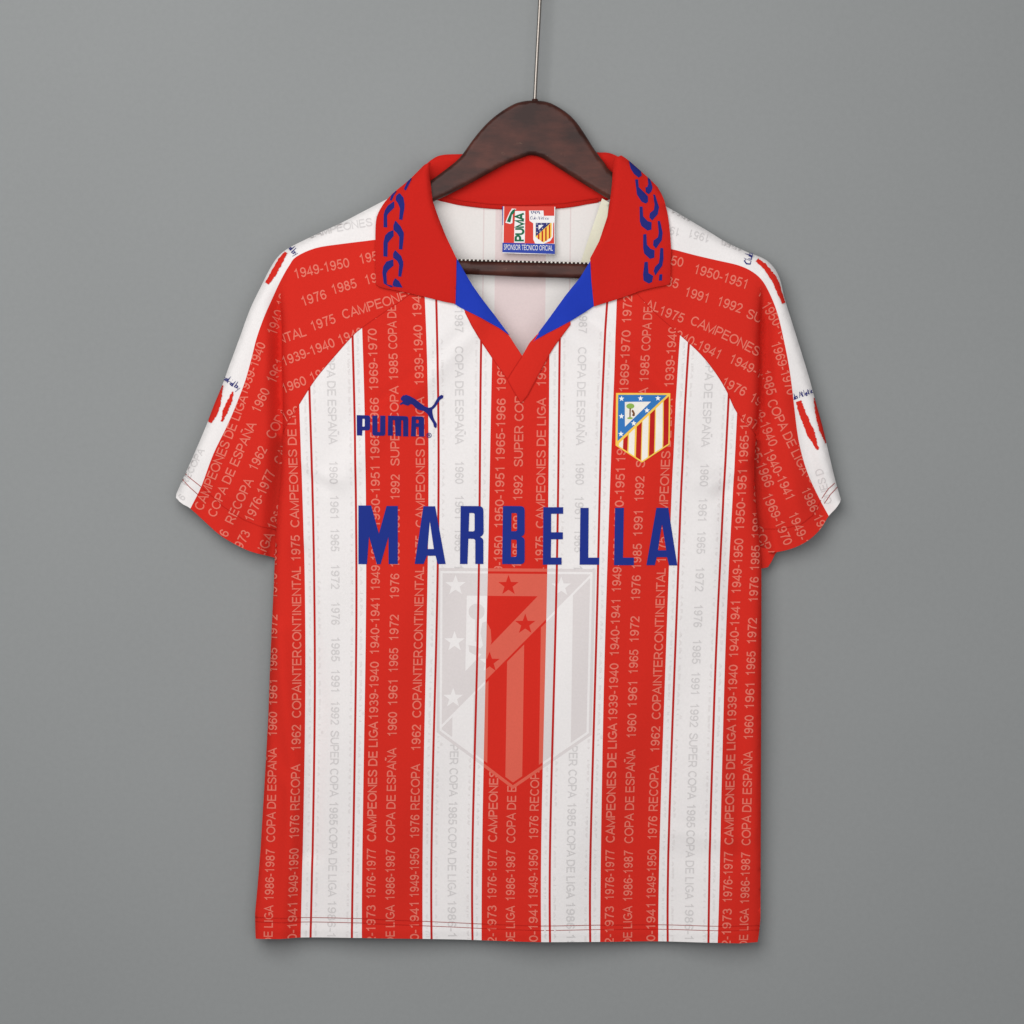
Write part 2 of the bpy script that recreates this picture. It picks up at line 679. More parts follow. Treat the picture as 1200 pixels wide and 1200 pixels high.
LEFT_OUT = spline([(450, 234), (425, 247), (400, 260), (375, 271.5), (355, 281), (337.5, 290), (325, 300), (315, 315), (305, 335),
                   (292, 362), (280, 395), (267, 430), (260, 450), (250, 474), (240, 500), (225, 535), (211, 565), (205, 578.5)], 4)
LEFT_HEM = [(205, 579), (205.5, 583.5), (210, 588)] + spline([(214, 591), (222.5, 596), (240, 612), (260, 629), (287, 644), (310, 651), (321, 654)], 4)
RIGHT_OUT = spline([(781, 241), (797, 250), (812, 259), (832, 271), (850, 282), (875, 294), (895, 302), (907, 312), (915, 327), (920, 348),
                    (930, 380), (940, 412), (950, 445), (958, 475), (965, 500), (972, 530), (980, 562), (987, 585)], 4)
RIGHT_HEM = spline([(987, 586), (980, 596), (972, 605), (962, 620), (950, 631.5), (938, 639), (925, 644), (911, 647), (893, 649)], 4)
CREASE_L = spline([(337, 316), (331, 340), (329.5, 360), (330, 390), (330, 425), (331, 470), (331, 500), (330, 535), (328, 570), (324.5, 600), (321.5, 652)], 4)
BODY_L = [(321.5, 652), (319.5, 700), (317.5, 740), (315.5, 790), (313.75, 840), (311, 890), (308, 940), (304.3, 1000), (301, 1040), (298, 1072), (298.3, 1088), (299, 1101)]
CREASE_R = spline([(891, 318), (891.5, 350), (891, 400), (891, 450), (887.5, 500), (884.5, 547), (886.5, 590), (889, 620), (892, 650), (893, 668)], 4)
BODY_R = [(893, 668), (893, 740), (892.5, 900), (892.3, 1000), (892, 1078), (890.5, 1093), (888.5, 1105)]
HEM = [(299, 1101), (351, 1100), (424, 1100), (495, 1101.3), (563, 1103.3), (634, 1104.3), (703, 1104.8), (772, 1105), (840, 1105.3), (866, 1106), (888.5, 1105)]
RAGLAN_L = spline([(500, 300), (490, 332), (480, 345), (450, 366), (423, 385), (411, 396), (390, 420), (370, 444), (350, 475), (331, 506)], 4)
RAGLAN_R = spline([(722, 300), (735, 332), (746, 344), (770, 369), (797, 392.5), (822, 416), (840, 439), (852, 459), (864, 484), (886.5, 510)], 4)


def below(L, y):
    return [p for p in L if p[1] > y]


FULL = (LEFT_OUT + LEFT_HEM + BODY_L + HEM[1:] + BODY_R[::-1] + RIGHT_HEM[::-1][1:] + RIGHT_OUT[::-1]
        + [(760, 228), (740, 150), (480, 150), (470, 224)])
UNION = ([(450, 234)] + [p for p in LEFT_OUT if p[0] > 326 and p[1] < 300] + [(325, 302)] + CREASE_L + BODY_L[1:-1] + [(298, 1180), (889, 1180)]
         + BODY_R[:-1][::-1] + CREASE_R[::-1][1:] + [(893, 303)] + [p for p in RIGHT_OUT[::-1] if p[0] < 893] + [(760, 228), (740, 150), (480, 150), (470, 224)])
FULL_OPEN = [p for p in FULL if not (p[1] > 1060)]


def crease_x(L, y):
    Q = A(L)
    return np.interp(y, Q[:, 1], Q[:, 0])


def gauss_line(P, line, width):
    return np.exp(-(seg_dist(P, line, False) / width) ** 2)


def folds(P):
    """shallow hanging folds of the cloth, in mm"""
    x, y = P[:, 0], P[:, 1]
    f = 1.5 * np.sin((x - 0.10 * (y - 700)) / 31 + 0.6 * np.sin(y / 140)) * smooth(620, 1100, y)
    f += 1.0 * np.sin((x + 0.25 * y) / 47 + 1.3) * smooth(380, 700, y)
    f += 0.8 * np.sin(x / 19 + y / 63) * np.sin(y / 90 + x / 170)
    f += 2.0 * gauss_line(P, [(560, 372), (480, 460), (400, 560)], 16) - 1.8 * gauss_line(P, [(545, 385), (500, 430), (450, 470)], 9)
    f += 2.0 * gauss_line(P, [(665, 385), (735, 460), (820, 560)], 16) - 1.6 * gauss_line(P, [(690, 372), (730, 400), (790, 470)], 9)
    f += 2.4 * gauss_line(P, [(325, 740), (345, 900), (330, 1100)], 11) - 2.2 * gauss_line(P, [(352, 650), (372, 830), (362, 1000)], 13)
    f += 0.4 * gauss_line(P, [(790, 975), (845, 985), (880, 980)], 8) - 0.5 * gauss_line(P, [(785, 1003), (840, 1006), (885, 1014)], 13)
    f -= 1.5 * gauss_line(P, [(850, 560), (860, 760), (868, 1000)], 10)
    f -= 0.5 * gauss_line(P, [(609, 472), (618, 505), (624, 560)], 9)
    f *= 2.7
    f += 1.8 * gauss_line(P, [(336, 520), (362, 548), (392, 562)], 6) - 1.6 * gauss_line(P, [(338, 536), (360, 562), (384, 574)], 6)
    f += 1.8 * gauss_line(P, [(882, 530), (858, 556), (832, 570)], 6) - 1.6 * gauss_line(P, [(880, 546), (858, 572), (838, 586)], 6)
    f += 1.5 * gauss_line(P, [(312, 880), (340, 930), (346, 1010)], 8)
    f += 1.1 * gauss_line(P, [(300, 1090), (600, 1094), (889, 1095)], 3.5)
    f += 1.2 * np.sin(x / 23) * smooth(1040, 1105, y)
    return f


def H_full(P):
    return 2 + 12 * rnd(seg_dist(P, FULL), 16)


def H_union(P):
    return 2.5 + 11.5 * rnd(seg_dist(P, UNION), 15)


def wfade(y):
    return smooth(322, 385, y)


def D_front(P):
    """front of body and shoulder yokes"""
    w = wfade(P[:, 1])
    edge = rnd(seg_dist(P, UNION), 26)
    return (H_full(P) * (1 - w) + H_union(P) * w) * (1 - 0.72 * smooth(840, 1105, P[:, 1])) + folds(P) * edge


def D_low(P, side):
    """hanging part of a sleeve beyond the crease"""
    x, y = P[:, 0], P[:, 1]
    if side < 0:
        c = crease_x(CREASE_L, y) - x
        out = LEFT_OUT
    else:
        c = x - crease_x(CREASE_R, y)
        out = RIGHT_OUT
    S = 1 + 10 * rnd(seg_dist(P, out, False), 14) - 20 * (1 - smooth(0, 21, c))
    if side < 0:
        S += 2.0 * gauss_line(P, [(318, 400), (296, 480), (270, 580)], 12) - 2.2 * gauss_line(P, [(300, 420), (268, 520), (246, 590)], 9)
        S += 2.0 * np.sin((x * 0.9 + y * 0.42) / 8.5) * smooth(430, 640, y)
    else:
        S += 2.2 * gauss_line(P, [(915, 420), (925, 520), (935, 620)], 12) - 4.2 * gauss_line(P, [(934, 470), (948, 540), (968, 600)], 10)
        S += 2.0 * np.sin((x * 0.9 - y * 0.42) / 8.5 + 1) * smooth(430, 640, y)
    S -= 6.0 * (1 - smooth(0, 60, seg_dist(P, LEFT_HEM if side < 0 else RIGHT_HEM, False)))
    S = np.maximum(S, -9.5)
    w = wfade(y)
    return (H_full(P) + folds(P)) * (1 - w) + S * w


def sleeve_depth(P, side, low=None):
    x, y = P[:, 0], P[:, 1]
    if low is None:
        if side < 0:
            low = (x < crease_x(CREASE_L, y) - 0.4)
        else:
            low = (x > crease_x(CREASE_R, y) + 0.4)
        low = low | (y > 511)
    return np.where(low, D_low(P, side), D_front(P))


# ------------------------------------------------------------------ the things
def thing(name, label, cat):
    o = bpy.data.objects.new(name, None)
    COL.objects.link(o)
    o.empty_display_size = 0.05
    o['label'] = label
    o['category'] = cat
    return o


# backdrop wall
me = bpy.data.meshes.new("backdrop")
me.from_pydata([(-3, 0.019, -3), (3, 0.019, -3), (3, 0.019, 3), (-3, 0.019, 3)], [], [(0, 1, 2, 3)])
me.materials.append(M['wall'])
wall = link("backdrop", me, None)
wall['kind'] = 'structure'
wall['label'] = "plain matt grey wall behind the hanging shirt"

shirt = thing("football_shirt", "red and white striped football shirt with red collar on a wooden hanger", "shirt")
hanger = thing("clothes_hanger", "dark brown wooden clothes hanger with steel hook inside the shirt collar", "hanger")

# ---------------------------------------------------------------- front panel
FRONT = RAGLAN_L[:-1] + below(CREASE_L, 507) + BODY_L[1:] + HEM[1:] + BODY_R[::-1][1:] + below(CREASE_R, 511)[::-1][1:] + RAGLAN_R[::-1] \
    + [(694, 322), (672, 352), (616, 422), (607, 422), (556, 352), (528, 322)]

EMB = [(512.5, 665.5), (698, 666.8), (693.3, 861), (601, 924.5), (511.5, 858)]


def inset(poly, d):
    Q = [A(p) for p in poly]
    n = len(Q)
    c = sum(Q) / n
    out = []
    L = []
    for i in range(n):
        a, b = Q[i], Q[(i + 1) % n]
        t = (b - a) / np.hypot(*(b - a))
        nn = np.array([-t[1], t[0]])
        if nn @ (c - a) < 0:
            nn = -nn
        L.append((a + nn * d, t))
    for i in range(n):
        (p, t), (q, s) = L[i - 1], L[i]
        k = np.linalg.solve(np.array([[t[0], -s[0]], [t[1], -s[1]]]), q - p)
        out.append(tuple(p + t * k[0]))
    return out


def star(cx, cy, R, r=0.4, rot=0):
    return [(cx + (R if i % 2 == 0 else R * r) * math.sin(math.radians(36 * i + rot)),
             cy - (R if i % 2 == 0 else R * r) * math.cos(math.radians(36 * i + rot))) for i in range(10)]


def ring(cx, cy, rx, ry=None, n=20, rot=0):
    ry = rx if ry is None else ry
    c, s = math.cos(rot), math.sin(rot)
    return [(cx + rx * math.cos(2 * math.pi * i / n) * c - ry * math.sin(2 * math.pi * i / n) * s,
             cy + rx * math.cos(2 * math.pi * i / n) * s + ry * math.sin(2 * math.pi * i / n) * c) for i in range(n)]


EMB1, EMB2 = inset(EMB, 3.6), inset(EMB, 6.2)
E_STARS = [star(533.8, 686, 12.5), star(595.9, 686, 12.5), star(657.7, 687.5, 12), star(532.6, 752, 12.5), star(615.5, 731.5, 12.5),
           star(573.7, 776, 12.5), star(531, 818, 12)]
E_TRI = [(547, 698), (630, 698.7), (545.3, 786.5)]
E_MARKS = [ring(558.5, 716.8, 9.5), [(557, 726), (560, 726), (559.5, 752), (556.5, 752)],
           [(565, 730), (570, 728), (575, 738), (576, 752), (572, 764), (565, 768), (560, 764), (566, 756), (563, 742)],
           [(549, 756), (560, 758), (566, 763), (557, 768), (550, 764)]]
DG0, DG1 = A((693.2, 673.8)), A((515, 853.8))


def diag(P):
    t = (DG1 - DG0) / np.hypot(*(DG1 - DG0))
    n = np.array([-t[1], t[0]])
    s = (P - DG0) @ n
    return s if ((A((520, 680)) - DG0) @ n) > 0 else -s


E_ST = [(516, 531.4), (556, 573), (594.5, 614.2), (633.5, 651), (670.5, 700)]


def tone(P):
    o, i1, i2 = inside(P, EMB), inside(P, EMB1), inside(P, EMB2)
    r = o & ~i1
    d = diag(P)
    up = i2 & (d > 1.2)
    st = np.zeros(len(P), bool)
    for s in E_STARS:
        st |= inside(P, s)
    tri = inside(P, E_TRI)
    mk = np.zeros(len(P), bool)
    for s in E_MARKS:
        mk |= inside(P, s)
    r |= up & ~st & ~(tri & ~mk)
    dn = i2 & (d < -1.2)
    xx = P[:, 0] + (P[:, 1] - 760) * 0.015
    s = np.zeros(len(P), bool)
    for a, b in E_ST:
        s |= (xx > a) & (xx < b)
    return r | (dn & s)


def offline(a, b, d):
    a, b = A(a), A(b)
    t = (b - a) / np.hypot(*(b - a))
    n = np.array([-t[1], t[0]]) * d
    return [tuple(a + n), tuple(b + n)]


ys = np.arange(300, 1112, 5.0)
lines = []
PW = 1.3
for k in BND:
    if k[0] == 'b':
        lines.append([(float(bx(k, y)), float(y)) for y in ys])
    else:
        for s in (-PW, PW):
            lines.append([(float(bx(k, y)) + s, float(y)) for y in ys])
lines += [offline(DG0, DG1, 1.2), offline(DG0, DG1, -1.2)]
for a, b in E_ST:
    for x in (a, b):
        lines.append([(x - (y - 760) * 0.015, y) for y in (672, 925)])
V, T = cdt(FRONT, lines, 5, [EMB, EMB1, EMB2, E_TRI] + E_STARS + E_MARKS)


def front_class(P):
    x, y = P[:, 0], P[:, 1]
    red = np.ones(len(P), bool)
    pin = np.zeros(len(P), bool)
    for a, b in (('b1', 'b2'), ('b3', 'b4'), ('b5', 'b6'), ('b7', 'b8')):
        red &= ~((x > bx(a, y)) & (x < bx(b, y)))
    for i in range(1, 9):
        pin |= np.abs(x - bx(f'p{i}', y)) < PW
    t = tone(P)
    return np.where(pin, 2, np.where(red, np.where(t, 3, 0), np.where(t, 4, 1)))


front = sheet("front_panel", V, T, D_front(V), [M['red'], M['white'], M['pin'], M['tone_red'], M['tone_white']],
              front_class(V[T].mean(1)), shirt, rim=1.2)
front['label'] = "striped front with salmon and grey printed lettering"

# ---- printed lettering of the front
LINE_A = [("1972-1973", 1129, 1061), ("1976-1977", 1053, 994), ("CAMPEONES DE LIGA", 986, 845), ("1939-1940", 842, 775),
          ("1940-1941", 766, 701), ("1949-1950", 691, 627), ("1950-1951", 617, 547), ("1965-1966", 539, 466),
          ("1969-1970", 457, 385), ("1972-1973", 376, 306)]
LINE_B = [("COPA DE LIGA", 1143, 1061), ("1986-1987", 1055, 995), ("COPA DE ESPAÑA", 987, 876), ("1960", 862, 834), ("1961", 826, 797),
          ("1965", 787, 759), ("1972", 750, 720), ("1976", 701, 672), ("1985", 664, 635), ("1991", 626, 597), ("1992", 585, 556),
          ("SUPER COPA", 546, 452), ("1985", 445, 414), ("COPA DE LIGA", 409, 327)]
LINE_C = [("1940-1941", 1127, 1059), ("1949-1950", 1052, 994), ("1976", 982, 955), ("RECOPA", 949, 895), ("1962", 879, 849),
          ("COPAINTERCONTINENTAL", 841, 664), ("1975", 657, 627), ("CAMPEONES DE LIGA", 618, 465), ("1939-1940", 451, 381),
          ("1940-1941", 371, 300)]
LINE_W = [("1986-1987", 330, 390), ("COPA DE ESPAÑA", 406, 521), ("1960", 541, 567), ("1961", 581, 607), ("1965", 620, 646), ("1972", 662, 690),
          ("1976", 706, 732), ("1985", 747, 775), ("1991", 785, 810), ("1992", 822, 849), ("SUPER COPA", 856, 934), ("1985", 940, 967),
          ("COPA DE LIGA", 970, 1052), ("1986-1987", 1057, 1126)]
GHOST = [("CAMPEONES DE LIGA", 345, 480), ("1939-1940", 490, 556), ("1940-1941", 566, 632), ("1949-1950", 642, 708), ("COPA DE ESPAÑA", 720, 835),
         ("1960 1961 1965", 846, 940), ("1976-1977", 952, 1012), ("CAMPEONES", 1020, 1096)]

dec = Decal()
rnd_ = random.Random(3)


def up_line(base, off, y0):
    def fn(u, v):
        y = y0 - u
        return np.stack([base(y) + off - v, y], 1)
    return fn


def down_line(base, off, y0):
    def fn(u, v):
        y = y0 + u
        return np.stack([base(y) + off + v, y], 1)
    return fn


def frac(l, r, f):
    return lambda y: bx(l, y) * (1 - f) + bx(r, y) * f


STRIPES = [((lambda y: bx('b1', y) - 58.5, lambda y: bx('b1', y) - 32.5, lambda y: bx('b1', y) - 4.6), 0.0),
           ((frac('b2', 'b3', .225), frac('b2', 'b3', .54), frac('b2', 'b3', .94)), 0.0),
           ((frac('b4', 'b5', .25), frac('b4', 'b5', .56), frac('b4', 'b5', .945)), 1.0),
           ((frac('b6', 'b7', .232), frac('b6', 'b7', .548), frac('b6', 'b7', .948)), 2.0),
           ((lambda y: bx('b8', y) + 15.2, lambda y: bx('b8', y) + 35.5), 4.0)]
for cols, dy in STRIPES:
    for k, (base, L) in enumerate(zip(cols, (LINE_A, LINE_B, LINE_C))):
        for s, y0, y1 in L:
            text_line(dec, s, up_line(base, 0, y0 + dy), abs(y0 - y1), 10.4, M['txt_red'],
                      bold=0.014 if (s.startswith("CAMP") and k == 0) else 0.004)
for a, b, f, dy in (('p1', 'p2', .40, 0), ('p3', 'p4', .40, 0), ('p5', 'p6', .41, 1), ('p7', 'p8', .42, 3)):
    for s, y0, y1 in LINE_W:
        text_line(dec, s, down_line(lambda y, a=a, b=b, f=f: bx(a, y) * (1 - f) + bx(b, y) * f, 0, y0 + dy), y1 - y0, 9.8, M['txt_white'])
FRONT_CLIP = [(RAGLAN_L, False), (RAGLAN_R, False), (HEM, False), (below(CREASE_L, 507) + BODY_L[1:], False),
              (below(CREASE_R, 511) + BODY_R[1:], False), (EMB, True)]
dec.build("printed_lettering", D_front, front, 0.35, clip=FRONT, clip_lines=FRONT_CLIP, cut=7, hide=[EMB])

# faint half-cut lettering along the pinstripes
dec = Decal()
gl = []
for i in range(1, 9):
    k = f'p{i}'
    for s, y0, y1 in GHOST:
        text_line(dec, s, down_line(lambda y, k=k: bx(k, y), -6.6, y0 + (i * 37) % 60), y1 - y0, 13.2, M['ghost'])
for i in range(1, 9):
    for s in (-4.3, 4.3):
        gl.append(([(float(bx(f'p{i}', y)) + s, float(y)) for y in np.arange(330, 1110, 40.0)], False))
hides = [[(float(bx(f'p{i}', y)) - 4.3, float(y)) for y in np.arange(320, 1121, 20.0)]
         + [(float(bx(f'p{i}', y)) + 4.3, float(y)) for y in np.arange(1120, 319, -20.0)] for i in range(1, 9)]
dec.build("faint_lettering", D_front, front, 0.3, clip=FRONT, clip_lines=gl + FRONT_CLIP[:3] + [(EMB, True)], cut=8, hide=hides + [EMB])

# ---- hem stitching
dec = Decal()


def stitch(dec, line, w, mat, dash=0.0, gap=0.0):
    Q = densify(line, 1.0, False) if dash else list(line)
    if dash:
        Q = densify(line, 0.5, False)
        n = int(round(dash / 0.5))
        m = int(round(gap / 0.5))
        i = 0
        while i + n < len(Q):
            ribbon(dec, Q[i:i + n + 1:n], w, mat)
            i += n + m
    else:
        ribbon(dec, Q, w, mat)


def ribbon(dec, Q, w, mat, lift=0.0, taper=False):
    Q = [A(q) for q in Q]
    L, R = [], []
    for i, q in enumerate(Q):
        t = Q[min(i + 1, len(Q) - 1)] - Q[max(i - 1, 0)]
        t = t / (np.hypot(*t) + 1e-9)
        n = np.array([-t[1], t[0]]) * w / 2
        if taper and i in (0, len(Q) - 1):
            n = n * 0.3
        L.append(tuple(q + n))
        R.append(tuple(q - n))
    V = L + R
    n = len(Q)
    F = [[i, i + 1, n + i + 1, n + i] for i in range(n - 1)]
    dec.tris(V, F, mat, lift)


def hem_line(dy):
    pts = [(298, 1075.5), (352, 1076.5), (424, 1077), (500, 1081), (560, 1084), (634, 1085.3), (703, 1085), (772, 1085.4), (840, 1085.8), (891, 1085.5)]
    return densify([(x, y + dy) for x, y in pts], 4, False)


for dy in (0, 5.2):
    L = hem_line(dy)
    for a, b in zip(L[:-1], L[1:]):
        c = front_class(A([((a[0] + b[0]) / 2, (a[1] + b[1]) / 2)]))[0]
        ribbon(dec, [a, b], 0.65, M['thread'] if c == 1 else M['thread_red'])
dec.build("hem_stitching", D_front, front, 0.45, clip=FRONT, cut=5)

# ---------------------------------------------------------------- sleeves
WB_L = spline([(470, 277), (440, 281), (400, 286), (370, 291), (347.5, 301), (339, 311.5), (330, 327), (321, 345), (310, 370), (301, 395), (295, 418),
               (287.5, 445), (277.5, 472), (266, 499), (250, 532), (236, 569), (222.5, 596), (215, 614)], 4)
WB_R = spline([(756, 286), (786, 292), (812, 298.5), (840, 305), (865, 311), (882, 319), (894, 330), (904, 348), (912, 370), (919, 400), (925, 432), (930, 468),
               (936, 515), (946, 552), (960, 582), (973, 606), (980, 622)], 4)
SL_L = ([(500, 300), (500, 222), (470, 225)] + LEFT_OUT + LEFT_HEM[1:] + [(332, 652), (336, 600), (340, 560), (341, 516), (331.5, 506)] + RAGLAN_L[::-1][1:-1])
SL_R = ([(722, 300), (724, 222), (752, 226)] + RIGHT_OUT + RIGHT_HEM[1:-1] + [(893, 648), (880, 648), (876, 600), (873, 550), (874, 516), (886, 510.5)] + RAGLAN_R[::-1][1:-1])


def white_side(P, WB, side):
    """True where the point lies outward of the white band's inner border"""
    Q = A(WB)
    d2 = None
    best = np.full(len(P), 1e9)
    sg = np.zeros(len(P))
    for a, b in zip(Q[:-1], Q[1:]):
        ab = b - a
        t = np.clip(((P - a) @ ab) / (ab @ ab), 0, 1)
        v = P - a - t[:, None] * ab
        d = np.hypot(*v.T)
        cr = ab[0] * v[:, 1] - ab[1] * v[:, 0]
        m = d < best
        best[m] = d[m]
        sg[m] = cr[m]
    return sg > 0 if side < 0 else sg < 0


def sleeve(side, SL, WB, CR, hem, st1, st2):
    off = [(x + (-1.6 if side < 0 else 1.6), y) for x, y in CR if y < 511]
    V, T = cdt(SL, [WB, [p for p in CR if p[1] < 511], off, [(200, 511), (1000, 511)]], 5)
    c = white_side(V[T].mean(1), WB, side).astype(int)
    s = sheet("sleeve", V, T, sleeve_depth(V, side), [M['red'], M['white']], c, shirt, rim=1.2)
    return s


sl_l = sleeve(-1, SL_L, WB_L, CREASE_L, LEFT_HEM, None, None)
sl_l['label'] = "raglan sleeve on the viewer's left with white shoulder band"
sl_r = sleeve(1, SL_R, WB_R, CREASE_R, RIGHT_HEM, None, None)
sl_r['label'] = "raglan sleeve on the viewer's right with white shoulder band"

# regions for sleeve lettering
YOKE_L = [p for p in WB_L if p[1] < 316] + [p for p in CREASE_L if p[1] < 508] + RAGLAN_L[::-1]
LOW_L = [p for p in WB_L if p[1] > 311] + LEFT_HEM[::-1][0:0] + [p for p in LEFT_HEM if p[0] > 222] + [(331, 640), (331, 511)] + [(x - 1.8, y) for x, y in CREASE_L if y < 506][::-1]
YOKE_R = [p for p in WB_R if p[1] < 325] + [p for p in CREASE_R if p[1] < 508] + RAGLAN_R[::-1]
LOW_R = [p for p in WB_R if p[1] > 322] + [p for p in RIGHT_HEM if p[0] < 972] + [(884, 640), (884, 512)] + [(x + 1.8, y) for x, y in CREASE_R if y < 506][::-1]
BAND_L = LEFT_OUT[2:] + LEFT_HEM[:5] + WB_L[::-1]
BAND_R = RIGHT_OUT[2:] + RIGHT_HEM[:5] + WB_R[::-1]


def phrase_list(dec, items, mat, cap):
    for s, x, y, ang, bend in items:
        text_line(dec, s, straight(x, y, ang, bend), None, cap, mat, bold=0.0, kx=0.89)


# yoke, viewer's left
dec = Decal()
phrase_list(dec, [("1949-1950", 347, 327, 13.5, -3), ("1950-1951", 423, 309.5, 12, 0), ("1976", 356, 359, 19, -4), ("1985", 391, 345, 16, 0),
                  ("1991", 430, 334, 15, 0), ("NTAL", 327, 404, 18, 0), ("1975", 367, 388, 19.5, 0), ("CAMPEONES", 403, 374.5, 18, -3),
                  ("1939-1940", 333, 429, 20, 2), ("1940-1941", 399.5, 404, 21, 0), ("1960", 333, 461, 21, 0), ("1961", 366.5, 448, 22, 0),
                  ("1962", 334, 495, 28, 0), ("COPA", 352, 505, 60, 0)], M['txt_red'], 11.2)
dec.build("printed_lettering", lambda P: sleeve_depth(P, -1), sl_l, 0.35, clip=YOKE_L, clip_lines=[(RAGLAN_L, False), (CREASE_L, False), (WB_L, False)], cut=6)
# hanging part, viewer's left
dec = Decal()
phrase_list(dec, [("CAMPEONES DE LIGA", 236.5, 599, 66.5, 2), ("1939-1940", 289, 463, 68, 3), ("1940-1941", 323, 392, 72, 0), ("COPA DE ESPAÑA", 252, 607, 66, 0), ("1960", 304.5, 484, 65, 0),
                  ("1961", 322, 449, 66, 0), ("RECOPA", 273, 615, 64.5, 0), ("1962", 301, 552, 64, 0), ("COPA", 320.5, 515, 64, 0),
                  ("1976-1977", 296, 612, 65.5, 0), ("CAMP", 329, 545, 65, 0), ("1986", 322, 621, 65, 0), ("1976", 256, 650, 64, 0), ("1972-1973", 263.5, 681, 62, 0),
                  ("DE LIGA", 297.5, 675, 64, 0)], M['txt_red'], 11.0)
dec.build("printed_lettering", lambda P: sleeve_depth(P, -1), sl_l, 0.35, clip=LOW_L, clip_lines=[(CREASE_L, False), (WB_L, False), (LEFT_HEM, False)], cut=6)
# yoke, viewer's right
dec = Decal()
phrase_list(dec, [("1949-1950", 736, 301, -11, 0), ("1950-1951", 813, 320.5, -15, -6), ("1965", 887, 346, -26, 0), ("1976 1985", 732, 322, -15, 0), ("1991", 802, 347, -17, 0),
                  ("1992", 840, 358, -18, -5), ("SUPER COPA", 873.5, 372, -22, 0), ("AL", 755, 362, -15, 0), ("1975", 772, 369, -19, -6), ("CAMPEONES", 808, 380, -22, -8),
                  ("1940-1941", 784, 394, -24, -4), ("1949-1950", 854, 425, -25, -6), ("1976", 845, 452, -26, 0), ("1985", 878, 470, -28, 0),
                  ("1972-1973", 866, 495, -24, 0)], M['txt_red'], 11.2)
dec.build("printed_lettering", lambda P: sleeve_depth(P, 1), sl_r, 0.35, clip=YOKE_R, clip_lines=[(RAGLAN_R, False), (CREASE_R, False), (WB_R, False)], cut=6)
# hanging part, viewer's right
dec = Decal()
phrase_list(dec, [("1969-1970", 904, 403, -73, 1), ("1950-1951", 893, 358, -60, 0), ("1985", 892, 436, -74, 0), ("COPA DE LIGA", 899, 471, -66, 3), ("1986-1987", 939, 575, -66, 3),
                  ("1940-1941", 895, 530, -64, -3), ("1949-1950", 924, 604, -66, 0), ("1939-1940", 878, 465, -68, 0), ("1965-1966", 874, 513, -68, 0),
                  ("1969-1970", 894, 582, -66, 0), ("1976-1977", 944, 556, -58, -6), ("1972", 935, 520, -70, 0), ("COPA DE ESPAÑA", 884, 620, -66, 0)], M['txt_red'], 11.0)
dec.build("printed_lettering", lambda P: sleeve_depth(P, 1), sl_r, 0.35, clip=LOW_R, clip_lines=[(CREASE_R, False), (WB_R, False), (RIGHT_HEM, False)], cut=6)

# pale lettering on the white bands
def faint(side, sl, band, out, wb, items, cap, hide=()):
    d = Decal()
    phrase_list(d, items, M['txt_white'], cap)
    d.build("faint_lettering", lambda P: sleeve_depth(P, side), sl, 0.35, clip=band, clip_lines=[(out, False), (wb, False)], cut=6, hide=hide)


faint(-1, sl_l, BAND_L, LEFT_OUT, WB_L, [("CAMPEONES", 361, 279, 13, -6), ("DE LIGA", 442, 263, 9, 0)], 9.8)
faint(-1, sl_l, BAND_L, LEFT_OUT, WB_L, [("RECOPA", 218, 569, 62, 0), ("1976", 204, 602, 55, 0)], 9.0)
faint(1, sl_r, BAND_R, RIGHT_OUT, WB_R, [("1950", 871, 285, 162, 0), ("1951", 832, 275, 165, 0), ("1960", 797, 268, 166, 0), ("1961", 812, 251, 152, 0)], 9.6)
faint(1, sl_r, BAND_R, RIGHT_OUT, WB_R, [("ONES D", 976, 589, 107, 0)], 9.0, [[(900, 400), (1000, 400), (1000, 527), (900, 527)]])


# brush strokes and handwriting on the white bands
def brush(dec, axis, widths, mat, seed=1):
    r = random.Random(seed)
    Q = densify(axis, 1.5, False)
    n = len(Q)
    wq = np.interp(np.linspace(0, 1, n), np.linspace(0, 1, len(widths)), widths)
    L, R = [], []
    for i in range(n):
        t = A(Q[min(i + 1, n - 1)]) - A(Q[max(i - 1, 0)])
        t /= np.hypot(*t)
        nn = np.array([-t[1], t[0]])
        L.append(tuple(A(Q[i]) + nn * (wq[i] / 2 + r.uniform(-.7, .5))))
        R.append(tuple(A(Q[i]) - nn * (wq[i] / 2 + r.uniform(-.7, .5))))
    V = L + R
    dec.tris(V, [[i, i + 1, n + i + 1, n + i] for i in range(n - 1)], mat)


HAND = {
    'M': [[(0, 0), (.1, 1), (.35, .3), (.6, 1), (.75, 0)]],
    'C': [[(.6, .85), (.35, 1), (.05, .6), (.15, .1), (.6, .1)]],
    'A': [[(0, 0), (.35, 1), (.6, 0)], [(.1, .4), (.55, .45)]],
    'l': [[(.1, 0), (.2, 1.1)]],
    't': [[(.15, 1.0), (.1, .1), (.3, 0)], [(-.05, .65), (.4, .7)]],
    'u': [[(0, .5), (.05, .05), (.35, .1), (.42, .55), (.45, 0)]],
    'b': [[(.05, 1.1), (.05, 0), (.4, .1), (.4, .45), (.08, .45)]],
    'e': [[(.02, .25), (.38, .35), (.3, .55), (.05, .35), (.1, .02), (.4, .05)]],
    'i': [[(.1, .5), (.12, 0)], [(.13, .8), (.15, .9)]],
    'c': [[(.4, .5), (.1, .5), (.05, .1), (.4, .05)]],
    'o': [[(.2, .55), (0, .3), (.2, 0), (.42, .25), (.2, .55)]],
    'a': [[(.38, .5), (.1, .5), (.02, .1), (.3, .08), (.4, .5), (.45, 0)]],
    'd': [[(.38, .45), (.1, .45), (.02, .1), (.3, .05), (.45, 1.1), (.47, 0)]],
    'r': [[(.05, .5), (.08, 0)], [(.06, .35), (.35, .5)]],
    'y': [[(0, .5), (.2, .1)], [(.42, .55), (.1, -.45)]],
    ' ': [],
}
